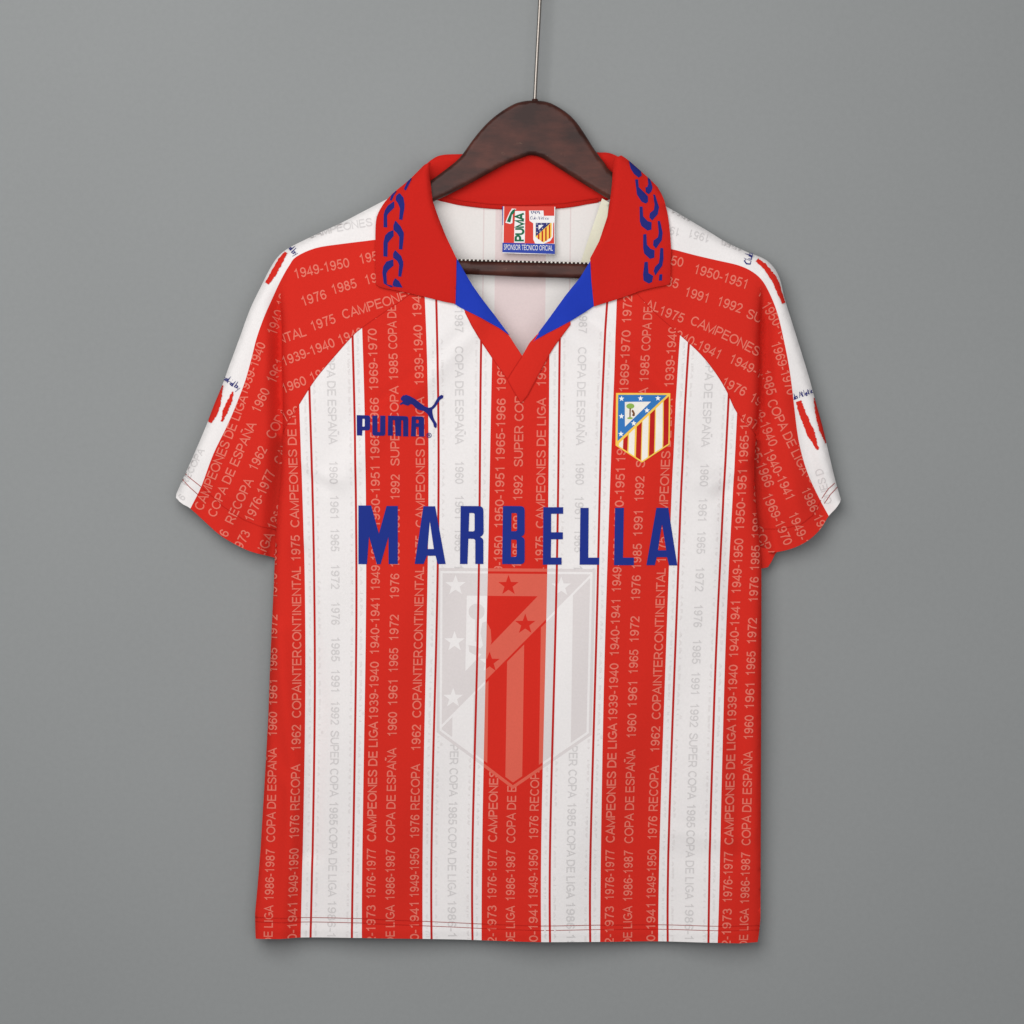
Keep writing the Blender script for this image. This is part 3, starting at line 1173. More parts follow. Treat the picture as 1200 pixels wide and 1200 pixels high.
HW = {'M': .9, 'l': .32, 't': .45, 'i': .28, 'r': .42, ' ': .3}


def handwriting(dec, s, fn, size, mat, w=1.0):
    u = 0.0
    rr = random.Random(len(s))
    for ch in s:
        j = rr.uniform(-.08, .08)
        for st in HAND[ch]:
            q = fn(A([(u + p[0] * size) for p in st]), A([(p[1] + j) * size for p in st]))
            ribbon(dec, [tuple(k) for k in q], w, mat, taper=True)
        u += HW.get(ch, .55) * size * 0.92


def marks(side, sl, band, out, strokes, hands):
    f = lambda P: sleeve_depth(P, side)
    for i, (ax, wd) in enumerate(strokes):
        d = Decal()
        brush(d, ax, wd, M['red'], i + 2)
        d.build("brush_stroke", f, sl, 0.8, clip=band, clip_lines=[(out, False)], cut=2.5)
    for fn, size, t in hands:
        d = Decal()
        handwriting(d, t, fn, size, M['chain'], 1.6)
        d.build("handwriting", f, sl, 0.8, clip=band, cut=3)


marks(-1, sl_l, BAND_L, LEFT_OUT, [([(335, 295.5), (329, 305), (319.5, 322), (312.5, 332)], [4, 7.5, 7, 5]),
                                   ([(259.5, 451), (257, 461), (252, 479), (245.5, 495)], [3, 8, 10, 5]),
                                   ([(273, 459), (270, 468), (264, 482), (260, 494)], [2.5, 5.5, 6, 2.5])],
      [(straight(260, 444, -36, 12), 7.0, "adrid by"), (straight(334.5, 288, -46, 14), 7.2, "rid by")])
marks(1, sl_r, BAND_R, RIGHT_OUT, [([(887, 304.5), (896, 312), (908, 328), (919, 355)], [5, 7, 7, 4.5]),
                                   ([(936, 470), (941, 485), (950, 507), (958.5, 527)], [7, 8, 9, 2.5]),
                                   ([(955, 466), (958, 483), (963.5, 502), (969, 519)], [2, 5, 8, 3])],
      [(straight(929.5, 469, 21, -8), 6.4, "ub Atletico"), (straight(879, 311, 74, -20), 8.5, "Club Atletico")])

# sleeve hem stitching
dec = Decal()
ribbon(dec, densify([(216, 555), (226, 563), (236, 571)], 3, False), 0.8, M['thread'])
ribbon(dec, densify([(212.5, 561.5), (222, 571), (231.5, 579.5)], 3, False), 0.8, M['thread'])
for L in ([(237, 572), (262, 594), (285, 609), (305, 617), (322, 621)],):
    ribbon(dec, densify(L, 4, False), 0.8, M['thread_red'])
dec.build("hem_stitching", lambda P: sleeve_depth(P, -1), sl_l, 0.45, cut=5)
dec = Decal()
ribbon(dec, densify([(964, 584), (971, 573), (979, 566)], 3, False), 0.8, M['thread'])
ribbon(dec, densify([(967, 590), (974, 579), (982.5, 570.5)], 3, False), 0.8, M['thread'])
for L in ([(963, 586), (953, 604), (938, 615), (915, 620), (888, 620)],):
    ribbon(dec, densify(L, 4, False), 0.8, M['thread_red'])
dec.build("hem_stitching", lambda P: sleeve_depth(P, 1), sl_r, 0.45, cut=5)

# underside of the sleeve on the viewer's right, showing below its hem
V, T = cdt([(885, 640), (913, 645.5), (909.5, 650), (905, 659), (901, 665), (894, 666.5), (888, 664)], (), 4)
sheet("sleeve_underside", V, T, -3 - 0.1 * (V[:, 0] - 890), [M['red']], np.zeros(len(T), int), sl_r, rim=1)

# raglan and placket seams (sunk lines)
dec = Decal()
ribbon(dec, densify(RAGLAN_L[6:], 4, False), 0.7, M['thread_red'])
dec.build("raglan_seam", D_front, sl_l, 0.4, cut=5)
dec = Decal()
ribbon(dec, densify(RAGLAN_R[6:], 4, False), 0.7, M['thread_red'])
dec.build("raglan_seam", D_front, sl_r, 0.4, cut=5)

# ---------------------------------------------------------------- back panel (its inside shows in the neck opening)
BACK = ([(500, 222), (460, 232)] + [(x + 2.5, y + 2) for x, y in LEFT_OUT[2:-2]] + [(210, 578), (218, 588)] + [(x + 1.5, y - 3) for x, y in LEFT_HEM[8:-1]]
        + [(x + 2.5, y) for x, y in BODY_L[:-1]] + [(x, y - 3) for x, y in HEM[1:-1]] + [(x - 2.5, y) for x, y in BODY_R[:-1][::-1]]
        + [(890, 645)] + [(x - 1.5, y - 3) for x, y in RIGHT_HEM[::-1][2:-4]] + [(x - 2.5, y + 2) for x, y in RIGHT_OUT[::-1][:-2]] + [(757, 232), (720, 222)])
IN_ST = [(580, 640, 1), (565.4, 566.9, 2), (667.8, 669.3, 2), (705, 712, 1)]
bl = []
for a, b, m in IN_ST:
    for x in (a, b):
        bl.append([(x - (y - 300) * 0.012, y) for y in np.arange(215, 1110, 10.0)])
V, T = cdt(BACK, bl, 6)
C = V[T].mean(1)
cx = C[:, 0] + (C[:, 1] - 300) * 0.012
cl = np.zeros(len(T), int)
for a, b, m in IN_ST:
    cl[(cx > a) & (cx < b)] = m


def D_back(P):
    return -2.5 - 12.0 * rnd(seg_dist(P, FULL), 16) + 0.7 * np.sin(P[:, 0] / 17 + P[:, 1] / 60)


back = sheet("back_panel", V, T, D_back(V), [M['inside'], M['inside_pink'], M['inside_pin']], cl, shirt, rim=0)
back['label'] = "white and pale pink inside of the back seen through the neck"

# ---------------------------------------------------------------- collar
BC = spline([(484, 214), (497, 193), (508, 183), (520, 179), (545, 178), (575, 175), (622, 171), (665, 174), (700, 176.3), (712, 176.5), (722, 180), (735, 190), (742, 205)], 4) \
    + [(735, 225), (712, 233)] + spline([(701, 235.5), (662, 241.5), (617, 244), (575, 242.5), (540, 238.5), (515, 233.5)], 4) + [(495, 228)]


def D_backcollar(P):
    x, y = P[:, 0], P[:, 1]
    d = -9.5 + 3.5 * (1 - smooth(180, 205, y)) - 1.5 * np.exp(-((y - 236) / 5) ** 2)
    d = d + 17 * (1 - smooth(484, 507, x)) + 17 * smooth(716, 740, x)
    d -= 4.0 * (1 - rnd(seg_dist(P, BC), 7))
    return d


V, T = cdt(BC, (), 4)
bc = sheet("back_collar", V, T, D_backcollar(V), [M['collar']], np.zeros(len(T), int), shirt, rim=1.5)
# bound seam along its lower edge
dec = Decal()
low = densify([(701, 233.2), (662, 239.2), (617, 241.6), (575, 240.2), (540, 236), (517, 231.5)], 3, False)
ribbon(dec, low, 4.2, M['collar'])
up = densify([(701, 230), (662, 236), (617, 238.4), (575, 237), (540, 233), (518, 228.5)], 3, False)
ribbon(dec, up, 0.7, M['thread_red'], 0.4)
for i in range(0, len(low) - 1):
    a = A(low[i])
    ribbon(dec, [tuple(a + (-.6, -1.9)), tuple(a + (.9, 1.8))], 0.6, M['thread_red'], 0.4)
dec.build("binding_seam", D_backcollar, bc, 0.9, cut=4, rim=0.8)

WING_L = ([(504.5, 190), (503, 203), (504.5, 214), (507, 235), (513.5, 254), (523, 278), (535, 303), (534.6, 330), (533.8, 356.5)]
          + [(522, 354.3), (510, 351.3), (495, 347.5), (480, 344), (466, 341), (452, 338.3), (444, 336.2), (440.8, 333)]
          + spline([(440.3, 320), (440, 287), (441, 258), (447, 243), (454, 233), (463, 224), (480, 210), (497, 193)], 4))
WING_R = ([(719.5, 186), (718, 202), (717, 217), (715, 234), (711.7, 254), (702, 283), (691.5, 303), (693, 330), (696, 359.3)]
          + [(708, 355.5), (725, 350.3), (738, 346), (750, 341.3), (765, 337.6), (776, 335.5), (783, 334), (785.3, 331)]
          + spline([(785.5, 310), (786, 290), (783, 257), (779, 237), (773, 223), (767, 215), (753, 202), (737, 188), (728, 182)], 4))


def wing_depth(W, neck, outer):
    def f(P):
        d = np.minimum(D_front(P), 14.5) * 0.5 + 0.5 * 14.5
        d = 7 + (d - 7) * rnd(seg_dist(P, outer, False), 22) + 3.6
        k = smooth(236, 262, P[:, 1])
        d = d * (1 - k) + (D_front(P) + 5.0) * k
        d -= 6.0 * (1 - rnd(seg_dist(P, neck, False), 7)) * (1 - smooth(262, 292, P[:, 1]))
        d -= 1.0 * (1 - rnd(seg_dist(P, W), 5))
        return d
    return f


WD_L = wing_depth(WING_L, WING_L[:7], [(430, 240), (447, 233), (463, 224), (480, 210), (497, 193), (504, 184)])
WD_R = wing_depth(WING_R, WING_R[:7], [(800, 250), (783, 233), (773, 223), (767, 215), (753, 202), (737, 188), (728, 180)])
V, T = cdt(WING_L, (), 4)
wl = sheet("collar_wing", V, T, WD_L(V), [M['collar']], np.zeros(len(T), int), shirt, rim=2.2)
wl['label'] = "red collar flap on the viewer's left"
V, T = cdt(WING_R, (), 4)
wr = sheet("collar_wing", V, T, WD_R(V), [M['collar']], np.zeros(len(T), int), shirt, rim=2.2)
wr['label'] = "red collar flap on the viewer's right"


def zz(pts, x0, y0, k):
    return [(x0 + x / k, y0 + y / k) for x, y in pts]


CH_L = [[(190, 400), (192, 440), (150, 482), (140, 500), (142, 582), (121, 580), (122, 490), (130, 462), (150, 430)],
        [(185, 605), (188, 640), (146, 690), (143, 788), (120, 785), (120, 690), (132, 640), (155, 617)],
        [(184, 810), (186, 850), (150, 880), (136, 905), (140, 985), (170, 990), (185, 998), (170, 1000), (122, 975), (113, 900), (118, 860), (140, 825)],
        [(228, 340), (255, 372), (263, 420), (262, 450), (248, 530), (230, 526), (236, 448), (222, 412), (204, 388), (208, 360)],
        [(202, 538), (235, 575), (258, 620), (258, 650), (248, 738), (229, 735), (232, 650), (216, 622), (190, 598), (190, 570)],
        [(200, 745), (240, 785), (254, 825), (254, 850), (240, 928), (224, 925), (230, 845), (216, 815), (188, 795), (188, 768)],
        [(200, 942), (225, 960), (250, 1003), (192, 996), (184, 985), (188, 965)],
        [(312, 232), (300, 265), (272, 320), (262, 312), (284, 262)], [(206, 322), (190, 350), (172, 392), (163, 388), (174, 352)]]
CH_R = [[(447, 246), (463, 244), (468, 300), (505, 335), (532, 362), (533, 400), (520, 412), (492, 400), (460, 350), (455, 310)],
        [(478, 438), (494, 436), (498, 505), (530, 540), (557, 548), (556, 598), (530, 602), (490, 570), (480, 540)],
        [(503, 634), (520, 630), (524, 705), (550, 735), (577, 745), (576, 795), (548, 802), (510, 765), (503, 730)],
        [(512, 828), (530, 825), (535, 905), (568, 925), (560, 965), (540, 975), (505, 955), (502, 915)],
        [(574, 350), (584, 354), (610, 440), (600, 490), (562, 532), (546, 512), (550, 484), (578, 460), (584, 420)],
        [(604, 540), (616, 540), (634, 620), (628, 672), (588, 730), (572, 708), (575, 676), (605, 655), (612, 620)],
        [(622, 730), (638, 730), (640, 800), (632, 850), (584, 918), (576, 890), (585, 862), (612, 835), (618, 800)],
        [(616, 915), (632, 913), (630, 955), (612, 956)],
        [(404, 114), (440, 145), (485, 185), (490, 215), (470, 228), (440, 205), (415, 165)],
        [(535, 215), (552, 250), (565, 300), (558, 325), (540, 344), (522, 330), (520, 300), (540, 280)]]
dec = Decal()
for p in CH_L:
    dec.poly(zz(p, 430, 170, 6.0), M['chain'])
    ribbon(dec, zz(p + p[:1], 430, 170, 6.0), 0.9, M['chain'], 0.04)
dec.build("chain_pattern", WD_L, wl, 0.4, clip=WING_L, clip_lines=[(WING_L, True)], cut=4)
dec = Decal()
for p in CH_R:
    dec.poly(zz(p, 670, 170, 6.0), M['chain'])
    ribbon(dec, zz(p + p[:1], 670, 170, 6.0), 0.9, M['chain'], 0.04)
dec.build("chain_pattern", WD_R, wr, 0.4, clip=WING_R, clip_lines=[(WING_R, True)], cut=4)

# blue facings turned out of the neck opening
FAC_L = [(530, 300), (535.5, 303.5), (545, 320), (554, 335), (565, 350.5), (580, 370), (597.5, 393.5), (585, 384.5), (573, 378), (564, 373), (550, 366), (540, 361), (532, 356)]
FAC_R = [(698, 300), (691, 307), (680, 325), (663, 346), (645, 371), (632, 388.5), (619.5, 409), (626, 399.5), (640, 391.5), (655, 384), (669.5, 376), (683, 367.5), (698, 357.5)]


def fac_depth(inner):
    def f(P):
        return D_front(P) + 2.6 - 1.6 * (1 - rnd(seg_dist(P, inner, False), 5))
    return f


V, T = cdt(FAC_L, (), 4)
f1 = sheet("neck_facing", V, T, fac_depth(FAC_L[1:7])(V), [M['facing']], np.zeros(len(T), int), shirt, rim=2)
V, T = cdt(FAC_R, (), 4)
f2 = sheet("neck_facing", V, T, fac_depth(FAC_R[1:7])(V), [M['facing']], np.zeros(len(T), int), shirt, rim=2)

# crossed red placket bands
PL_L = [(540, 352), (545, 366), (553, 382), (562, 397), (578, 421), (594.5, 444.5), (602, 459), (610.5, 473), (618, 462), (616, 420), (611.8, 417), (604, 405), (597, 394), (586, 380), (560, 355)]
PL_R = [(620.5, 402), (628, 393.5), (650, 375), (668, 371.5), (668.6, 379.5), (657.5, 395), (650, 405), (643.8, 415), (632, 437), (617.5, 464), (610.5, 472), (602, 457), (594.5, 444), (602, 432), (611.8, 417.2)]
V, T = cdt(PL_L, (), 4)
p1 = sheet("placket_band", V, T, D_front(V) + 0.9 - 0.4 * (1 - rnd(seg_dist(V, PL_L), 4)), [M['red']], np.zeros(len(T), int), shirt, rim=1.4)
V, T = cdt(PL_R, (), 4)
p2 = sheet("placket_band", V, T, D_front(V) + 1.7 - 0.5 * (1 - rnd(seg_dist(V, PL_R), 4)), [M['red']], np.zeros(len(T), int), shirt, rim=1.6)

dec = Decal()
ribbon(dec, densify([(545, 366), (553, 382), (562, 397), (578, 421), (594.5, 444.5), (602, 459), (610.5, 472.5)], 4, False), 0.8, M['thread_red'])
dec.build("edge_seam", D_front, p1, 1.0, cut=5)
dec = Decal()
ribbon(dec, densify([(668.5, 380.5), (657.5, 395), (650, 405), (643.8, 415), (632, 437), (617.5, 464), (610.8, 472)], 4, False), 0.8, M['thread_red'])
ribbon(dec, densify([(611.8, 417.6), (602.3, 432), (594.8, 444)], 4, False), 0.9, M['thread_red'])
dec.build("edge_seam", D_front, p2, 1.8, cut=5)

# ivory neck tape
V, T = cdt([(706, 231), (714, 236), (712, 254), (702, 283), (690, 310), (681, 306), (688, 284), (698, 255)], (), 4)
tp = sheet("neck_tape", V, T, -9.0 + 8 * smooth(695, 716, V[:, 0]), [M['tape']], np.zeros(len(T), int), shirt, rim=0.6)

# ---------------------------------------------------------------- neck label
LB = [(589, 240), (651, 240.5), (650.3, 268), (650.3, 296.8), (620, 296.2), (588.7, 295.3), (589, 268)]


def D_label(P):
    return -8.4 + 3.0 * smooth(262, 296, P[:, 1]) + 0.3 * np.sin(P[:, 0] / 11)


LX = lambda p: zz(p, 560, 220, 10.0)
V, T = cdt(LB, (), 3)
lab = sheet("neck_label", V, T, D_label(V), [M['lwhite']], np.zeros(len(T), int), shirt, rim=0.5)
dec = Decal()
dec.poly(LX([(308, 200), (898, 200), (896, 640), (300, 636)]), M['lred'])
dec.poly(LX([(288, 630), (904, 645), (904, 764), (286, 742)]), M['lblue'], 0.1)
dec.poly(LX([(286, 200), (297, 200), (294, 420), (287, 420)]), M['lblue'], 0.1)
dec.build("label_ground", D_label, lab, 0.2, cut=5)
dec = Decal()
# white keylines
dec.poly(LX([(436, 255), (556, 255), (556, 330), (550, 630), (424, 630), (428, 440), (434, 330)]), M['lwhite'])
dec.poly(LX([(452, 230), (410, 270), (405, 395), (378, 408), (322, 392), (345, 330), (372, 270), (400, 225)]), M['lwhite'])
dec.poly(LX([(600, 250), (770, 250), (775, 312), (905, 312), (900, 382), (885, 400), (882, 560), (850, 610), (770, 645), (672, 640), (650, 590), (650, 400), (605, 370)]), M['lwhite'])
# green leaping tail and wordmark
dec.poly(LX([(440, 232), (425, 280), (400, 300), (380, 390), (338, 380), (362, 320), (385, 270), (410, 240)]), M['lgreen'], 0.12)
text_line(dec, "PUMA", straight(560 + 54.0, 220 + 61.5 - 220 + 220, 90), 34.0, 10.2, M['lgreen'], bold=0.06, lift=0.12)
text_line(dec, "SPONSOR TÉCNICO OFICIAL", straight(590.5, 291.2, -1.3), 57.5, 6.2, M['lwhite'], bold=0.0, lift=0.25)
handwriting(dec, "Club Atletico", straight(621.5, 255.5, 0), 4.0, M['ldark'], 0.7)
for k in range(5):
    ribbon(dec, LX([(625 + 22 * k, 255), (640 + 22 * k, 290 - 12 * (k % 2))]), 1.0, M['ldark'], 0.1)
ce = LX([(680, 395), (868, 395), (866, 560), (770, 630), (676, 560)])
dec.poly(ce, M['yellow'], 0.1)
for k, (a, c, yb) in enumerate(((705, 722, 590), (748, 766, 618), (790, 808, 610), (835, 850, 580))):
    dec.poly(LX([(a, 395 + max(0, (868 - a) * 0.85)), (c, 395 + max(0, (868 - c) * 0.85)), (c, yb), (a, yb)]), M['cred'], 0.18)
dec.poly(LX([(680, 395), (855, 395), (680, 555)]), M['ldark'], 0.22)
dec.poly(LX([(712, 420), (772, 420), (712, 480)]), M['lwhite'], 0.3)
for sx, sy in ((695, 408), (745, 408), (810, 408), (695, 450), (695, 510), (760, 460), (730, 492)):
    dec.poly(star(560 + sx / 10, 220 + sy / 10, 0.9), M['lwhite'], 0.35)
dec.build("label_print", D_label, lab, 0.4, cut=5)

# ---------------------------------------------------------------- sponsor lettering
dec = Decal()
K = 5.4545


def corner(pts, r=0.0):
    """round the points marked with a third value (radius)"""
    n = len(pts)
    out = []
    for i, p in enumerate(pts):
        if len(p) == 2:
            out.append((p[0], p[1]))
            continue
        a, b, c = A(pts[i - 1][:2]), A(p[:2]), A(pts[(i + 1) % n][:2])
        u, v = (a - b) / np.hypot(*(a - b)), (c - b) / np.hypot(*(c - b))
        s, e = b + u * p[2], b + v * p[2]
        for k in range(5):
            t = k / 4
            out.append(tuple((1 - t) ** 2 * s + 2 * t * (1 - t) * b + t * t * e))
    return out


G1 = lambda p: zz(corner(p), 400, 570, K)
G2 = lambda p: zz(corner(p), 600, 570, K)
bl_ = M['blue']
dec.poly(G1([(110, 122), (192, 122), (241, 302), (290, 125), (362, 125), (362, 496), (303, 496), (302, 322), (252, 497), (228, 497), (178, 320), (165, 497), (110, 496)]), bl_)
dec.poly([G1([(525, 127), (600, 127), (667, 496), (616, 496), (603, 443), (548, 443), (527, 495), (470, 495)]), G1([(566, 222), (592, 400), (551, 400)])], bl_)
dec.poly([G1([(763, 125), (908, 126, 30), (910, 312, 22), (886, 322), (908, 336, 14), (908, 496), (856, 496), (856, 336, 14), (812, 334), (806, 496), (758, 496)]),
          G1([(818, 170), (852, 170, 12), (852, 288, 12), (814, 287)])], bl_)
dec.poly([G1([(1033, 125), (1172, 126, 28), (1172, 312, 22), (1150, 320), (1172, 332, 16), (1172, 497, 28), (1028, 496)]),
          G1([(1088, 170), (1123, 170, 10), (1123, 286, 12), (1086, 286)]), G1([(1086, 340), (1121, 340, 10), (1121, 450, 12), (1084, 450)])], bl_)
dec.poly(G2([(200, 133), (327, 133), (327, 175), (250, 175), (250, 293), (325, 293), (325, 338), (250, 338), (248, 455), (317, 455), (317, 500), (197, 500)]), bl_)
dec.poly(G2([(437, 137), (490, 137), (487, 455), (556, 455), (556, 500), (432, 500)]), bl_)
dec.poly(G2([(658, 137), (714, 137), (708, 455), (778, 455), (778, 503), (651, 503)]), bl_)
dec.poly([G2([(922, 137), (998, 137), (1056, 505), (1003, 505), (990, 452), (925, 452), (912, 503), (858, 503)]), G2([(958, 240), (985, 408), (932, 408)])], bl_)
dec.build("sponsor_lettering", D_front, shirt, 0.7, cut=5, rim=0.4)['label'] = "large blue capitals across the chest"

# ---------------------------------------------------------------- chest wordmark and leaping cat
K8 = 8.5714
G3 = lambda p: zz(corner(p), 400, 440, K8)
logo = thing("chest_logo", "", "")
del logo['label'], logo['category']
logo.parent = shirt
dec = Decal()
dec.poly([G3([(155, 398), (290, 402, 25), (290, 552, 25), (212, 552), (210, 605), (157, 602)]), G3([(212, 435), (236, 436, 8), (236, 514, 8), (212, 514)])], M['chain'])
dec.poly(G3([(312, 403), (364, 404), (366, 568), (392, 570), (392, 405), (445, 406), (445, 608, 28), (314, 606, 28)]), M['chain'])
dec.poly(G3([(472, 405), (675, 412, 28), (673, 614), (622, 612), (622, 452, 6), (604, 452, 6), (602, 610), (546, 608), (540, 450, 6), (520, 450, 6), (520, 607), (470, 605)]), M['chain'])
dec.poly([G3([(708, 412, 12), (832, 414, 28), (832, 615), (780, 614), (778, 518), (752, 518), (750, 613), (700, 612)]), G3([(752, 446), (778, 446), (778, 480), (752, 480)])], M['chain'])
dec.poly([ring(502.8, 510.2, 3.0, n=18), ring(502.8, 510.2, 2.3, n=18)], M['chain'])
text_line(dec, "R", straight(501.6, 511.7, 0), 2.4, 3.0, M['chain'], bold=0.02)
dec.build("wordmark", D_front, logo, 0.8, cut=4, rim=0.5)
CAT = [(585, 290), (606, 274), (622, 262), (603, 250), (598, 235), (603, 222), (625, 200), (636, 203), (650, 195), (690, 210), (740, 237), (790, 275), (840, 312), (880, 326), (906, 318),
       (930, 292), (950, 255), (972, 218), (1005, 195), (1026, 203), (1022, 228), (992, 245), (966, 285), (942, 320), (916, 344), (915, 370), (925, 420), (938, 452), (960, 485),
       (958, 520), (946, 530), (930, 516), (924, 482), (905, 452), (882, 416), (862, 382), (830, 358), (800, 352), (772, 345), (742, 322), (722, 298), (700, 288), (672, 306), (640, 297), (616, 288), (601, 299)]
dec = Decal()
dec.poly(G3(CAT), M['chain'])
dec.build("leaping_cat", D_front, logo, 0.8, cut=4, rim=0.5)

# ---------------------------------------------------------------- embroidered crest
crest = thing("crest", "", "")
del crest['label'], crest['category']
crest.parent = shirt
G4 = lambda p: zz(p, 690, 440, K8)
SH = G4([(272, 178), (819, 178), (808, 694), (532, 876), (268, 704)])
dec = Decal()
dec.poly(SH, M['yellow'])
dec.build("border", D_front, crest, 0.9, cut=4, rim=0.8)
dec = Decal()
dec.poly(G4([(294, 197), (786, 197), (288, 660)]), M['cblue'])
dec.build("blue_field", D_front, crest, 1.05, cut=4)
dec = Decal()
SHIN = inset(SH, 1.6)


def dg(x):
    return 186 + (815 - x) * (690 - 186) / (815 - 282) + 12


bands = [(296, 338, 'cwhite'), (341, 386, 'cred'), (398, 456, 'cwhite'), (474, 524, 'cred'), (532, 592, 'cwhite'), (606, 656, 'cred'), (666, 735, 'cwhite'), (746, 798, 'cred')]
for a, b, m in bands:
    s = -6 if m == 'cred' else -4
    dec.poly(G4([(a + 6, dg(a + 6)), (b + 6, dg(b + 6)), (b + s, 900), (a + s, 900)]), M[m])
dec.build("striped_field", D_front, crest, 1.05, cut=4, clip=SHIN, clip_lines=[(SHIN, True)])
dec = Decal()
for x, y in ((327, 235), (517, 233), (693, 230), (327, 411), (581, 353), (450, 482), (322, 588)):
    dec.poly(star(690 + x / K8, 440 + y / K8, 3.4, 0.42), M['star'])
dec.build("stars", D_front, crest, 1.25, cut=4)
dec = Decal()
dec.poly(G4([(360, 268), (622, 265), (362, 516)]), M['cwhite'])
dec.poly(G4(ring(415, 310, 40, 27, 22)), M['green'], 0.15)
dec.poly(G4([(407, 330), (420, 330), (418, 425), (406, 425)]), M['brown'], 0.15)
dec.poly(G4([(432, 345), (446, 352), (460, 380), (460, 405), (444, 412), (432, 400), (442, 385), (428, 362)]), M['brown'], 0.2)
dec.poly(G4(ring(412, 430, 28, 10, 14)), M['green'], 0.2)
dec.build("tree_and_bear", D_front, crest, 1.2, cut=4)

# ---------------------------------------------------------------- hanger
HG = spline([(503.8, 211), (519, 199.7), (538, 184.3), (553.7, 163), (567, 147), (580.5, 134.5), (596, 124), (608, 118.6), (622.7, 116.5), (641.8, 118.3), (659, 127), (672.5, 138.3),
             (684, 153.7), (697.4, 174.8), (709, 190), (717, 200), (760, 232), (800, 260), (838, 284), (862, 299), (868, 308)], 4) \
    + spline([(862, 318), (838, 309), (800, 286), (760, 260), (714.7, 232.5), (707, 228.4), (682, 213), (661, 199.7), (643.8, 189), (633, 183), (622.7, 180.8), (613, 183.2), (592, 191.5),
              (567, 205), (538, 220.8), (519, 230), (507.7, 235), (460, 258), (420, 280), (385, 299), (362, 312), (356, 308)], 4) \
    + spline([(358, 300), (385, 283), (420, 262), (460, 238), (490, 221)], 4)


def solid(name, outline, depth_f, depth_b, mat, parent, step=4):
    V, T = cdt(outline, (), step)
    T = orient(V, T)
    n = len(V)
    me = bpy.data.meshes.new(name)
    co = [W3(x, y, d) for (x, y), d in zip(V, depth_f(V))] + [W3(x, y, d) for (x, y), d in zip(V, depth_b(V))]
    fs = [tuple(map(int, t)) for t in T] + [tuple(int(i) + n for i in t[::-1]) for t in T]
    bm = bmesh.new()
    vs = [bm.verts.new(c) for c in co]
    for f in fs:
        bm.faces.new([vs[i] for i in f])
    be = [e for e in bm.edges if e.is_boundary and e.verts[0].index < n]
    bm.verts.index_update()
    for e in [e for e in bm.edges if e.is_boundary]:
        a, b = e.verts[0].index, e.verts[1].index
        if a < n and b < n:
            lp = e.link_loops[0]
            if lp.vert.index != a:
                a, b = b, a
            bm.faces.new((vs[b], vs[a], vs[a + n], vs[b + n]))
    bmesh.ops.delete(bm, geom=[v for v in bm.verts if not v.link_faces], context='VERTS')
    for f in bm.faces:
        f.smooth = True
    bm.to_mesh(me)
    bm.free()
    me.materials.append(mat)
    return link(name, me, parent)


hb = solid("wooden_body", HG, lambda P: 1.0 + 4.5 * rnd(seg_dist(P, HG), 3.2), lambda P: -1.0 - 4.5 * rnd(seg_dist(P, HG), 3.2), M['wood'], hanger, 3)
BAR = [(400, 297), (536, 304), (612, 306), (687, 308), (820, 311), (822, 329), (680, 325.6), (612, 323.8), (545, 320.5), (398, 313)]
br = solid("trouser_bar", BAR, lambda P: 1.0 + 3.8 * rnd(seg_dist(P, BAR), 3), lambda P: -1 - 3.8 * rnd(seg_dist(P, BAR), 3), M['wood'], hanger, 4)


def bar_y(x):
    return np.interp(x, [400, 536, 612, 687, 820], [297, 304, 306, 308, 311])


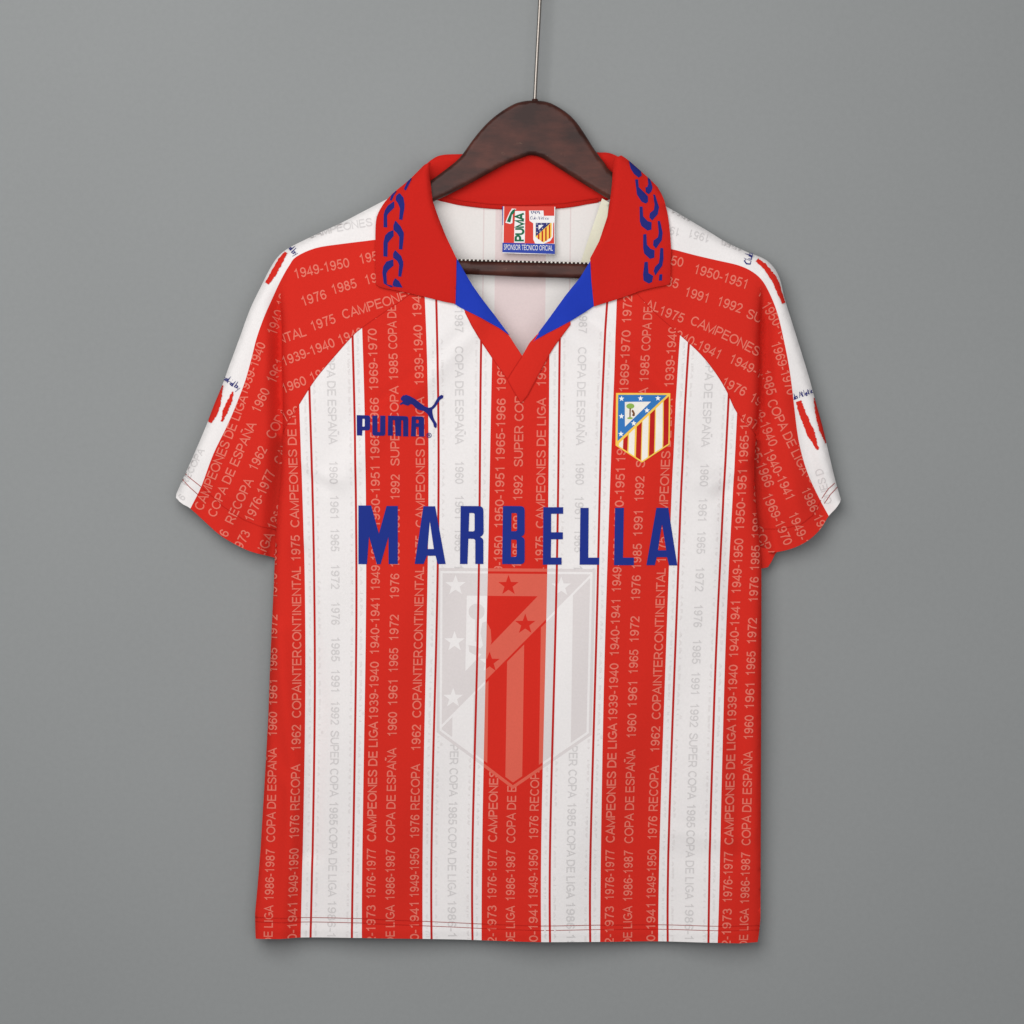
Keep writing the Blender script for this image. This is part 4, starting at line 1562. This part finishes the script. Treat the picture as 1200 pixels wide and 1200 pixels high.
# toothed grip strip along the bar's upper edge
bm = bmesh.new()
x = 440.0
while x < 790:
    y = float(bar_y(x))
    for (dx, dy, rr) in ((0, -0.2, 1.25),):
        m4 = bmesh.ops.create_uvsphere(bm, u_segments=10, v_segments=6, radius=rr / 1000)
        c = Vector(W3(x + dx, y + dy, 3.4))
        for v in m4['verts']:
            v.co = Vector((v.co.x, v.co.y * 0.9, v.co.z * 0.9)) + c
    x += 4.8
for f in bm.faces:
    f.smooth = True
me = bpy.data.meshes.new("grip_teeth")
bm.to_mesh(me)
bm.free()
me.materials.append(M['teeth'])
link("grip_teeth", me, br)
dec = Decal()
dec.poly([(430, float(bar_y(430)) - 1.2), (536, 302.9), (612, 304.9), (687, 306.9), (800, float(bar_y(800)) - 1.2), (800, float(bar_y(800)) + 1.0), (687, 309.2), (612, 307.2), (536, 305.2), (430, float(bar_y(430)) + 1)], M['black'])
dec.build("grip_strip", lambda P: 0 * P[:, 0] + 3.2, br, 0, cut=10, rim=3)

# wire hook
cu = bpy.data.curves.new("wire_hook", 'CURVE')
cu.dimensions = '3D'
cu.bevel_depth = 0.0021
cu.bevel_resolution = 4
cu.resolution_u = 10
pts = [W3(626.4, 128, 0), W3(627.0, 112, 0), W3(629.6, 60, 0), W3(632.5, 6, 0), W3(634.5, -40, 0)]
cx0, cy0, R = 609, -62, 27
for k in range(0, 12):
    a = math.radians(20 - k * 20)
    pts.append(W3(cx0 + R * math.cos(a), cy0 + R * math.sin(a), 0))
sp = cu.splines.new('BEZIER')
sp.bezier_points.add(len(pts) - 1)
for bp_, p in zip(sp.bezier_points, pts):
    bp_.co = p
    bp_.handle_left_type = bp_.handle_right_type = 'AUTO'
cu.use_fill_caps = True
tmp = bpy.data.objects.new("wire_hook_source", cu)
COL.objects.link(tmp)
bpy.context.view_layer.update()
me = bpy.data.meshes.new_from_object(tmp.evaluated_get(bpy.context.evaluated_depsgraph_get()))
me.name = "wire_hook"
bpy.data.objects.remove(tmp)
for p in me.polygons:
    p.use_smooth = True
me.materials.clear()
me.materials.append(M['steel'])
link("wire_hook", me, hanger)
# socket the hook is screwed into
bm = bmesh.new()
bmesh.ops.create_cone(bm, cap_ends=True, segments=20, radius1=0.0042, radius2=0.0032, depth=0.003)
for v in bm.verts:
    v.co += Vector(W3(627, 116.0, 0))
me = bpy.data.meshes.new("hook_socket")
bm.to_mesh(me)
bm.free()
me.materials.append(M['wood'])
link("hook_socket", me, hanger)

bpy.data.objects.remove(_fo)
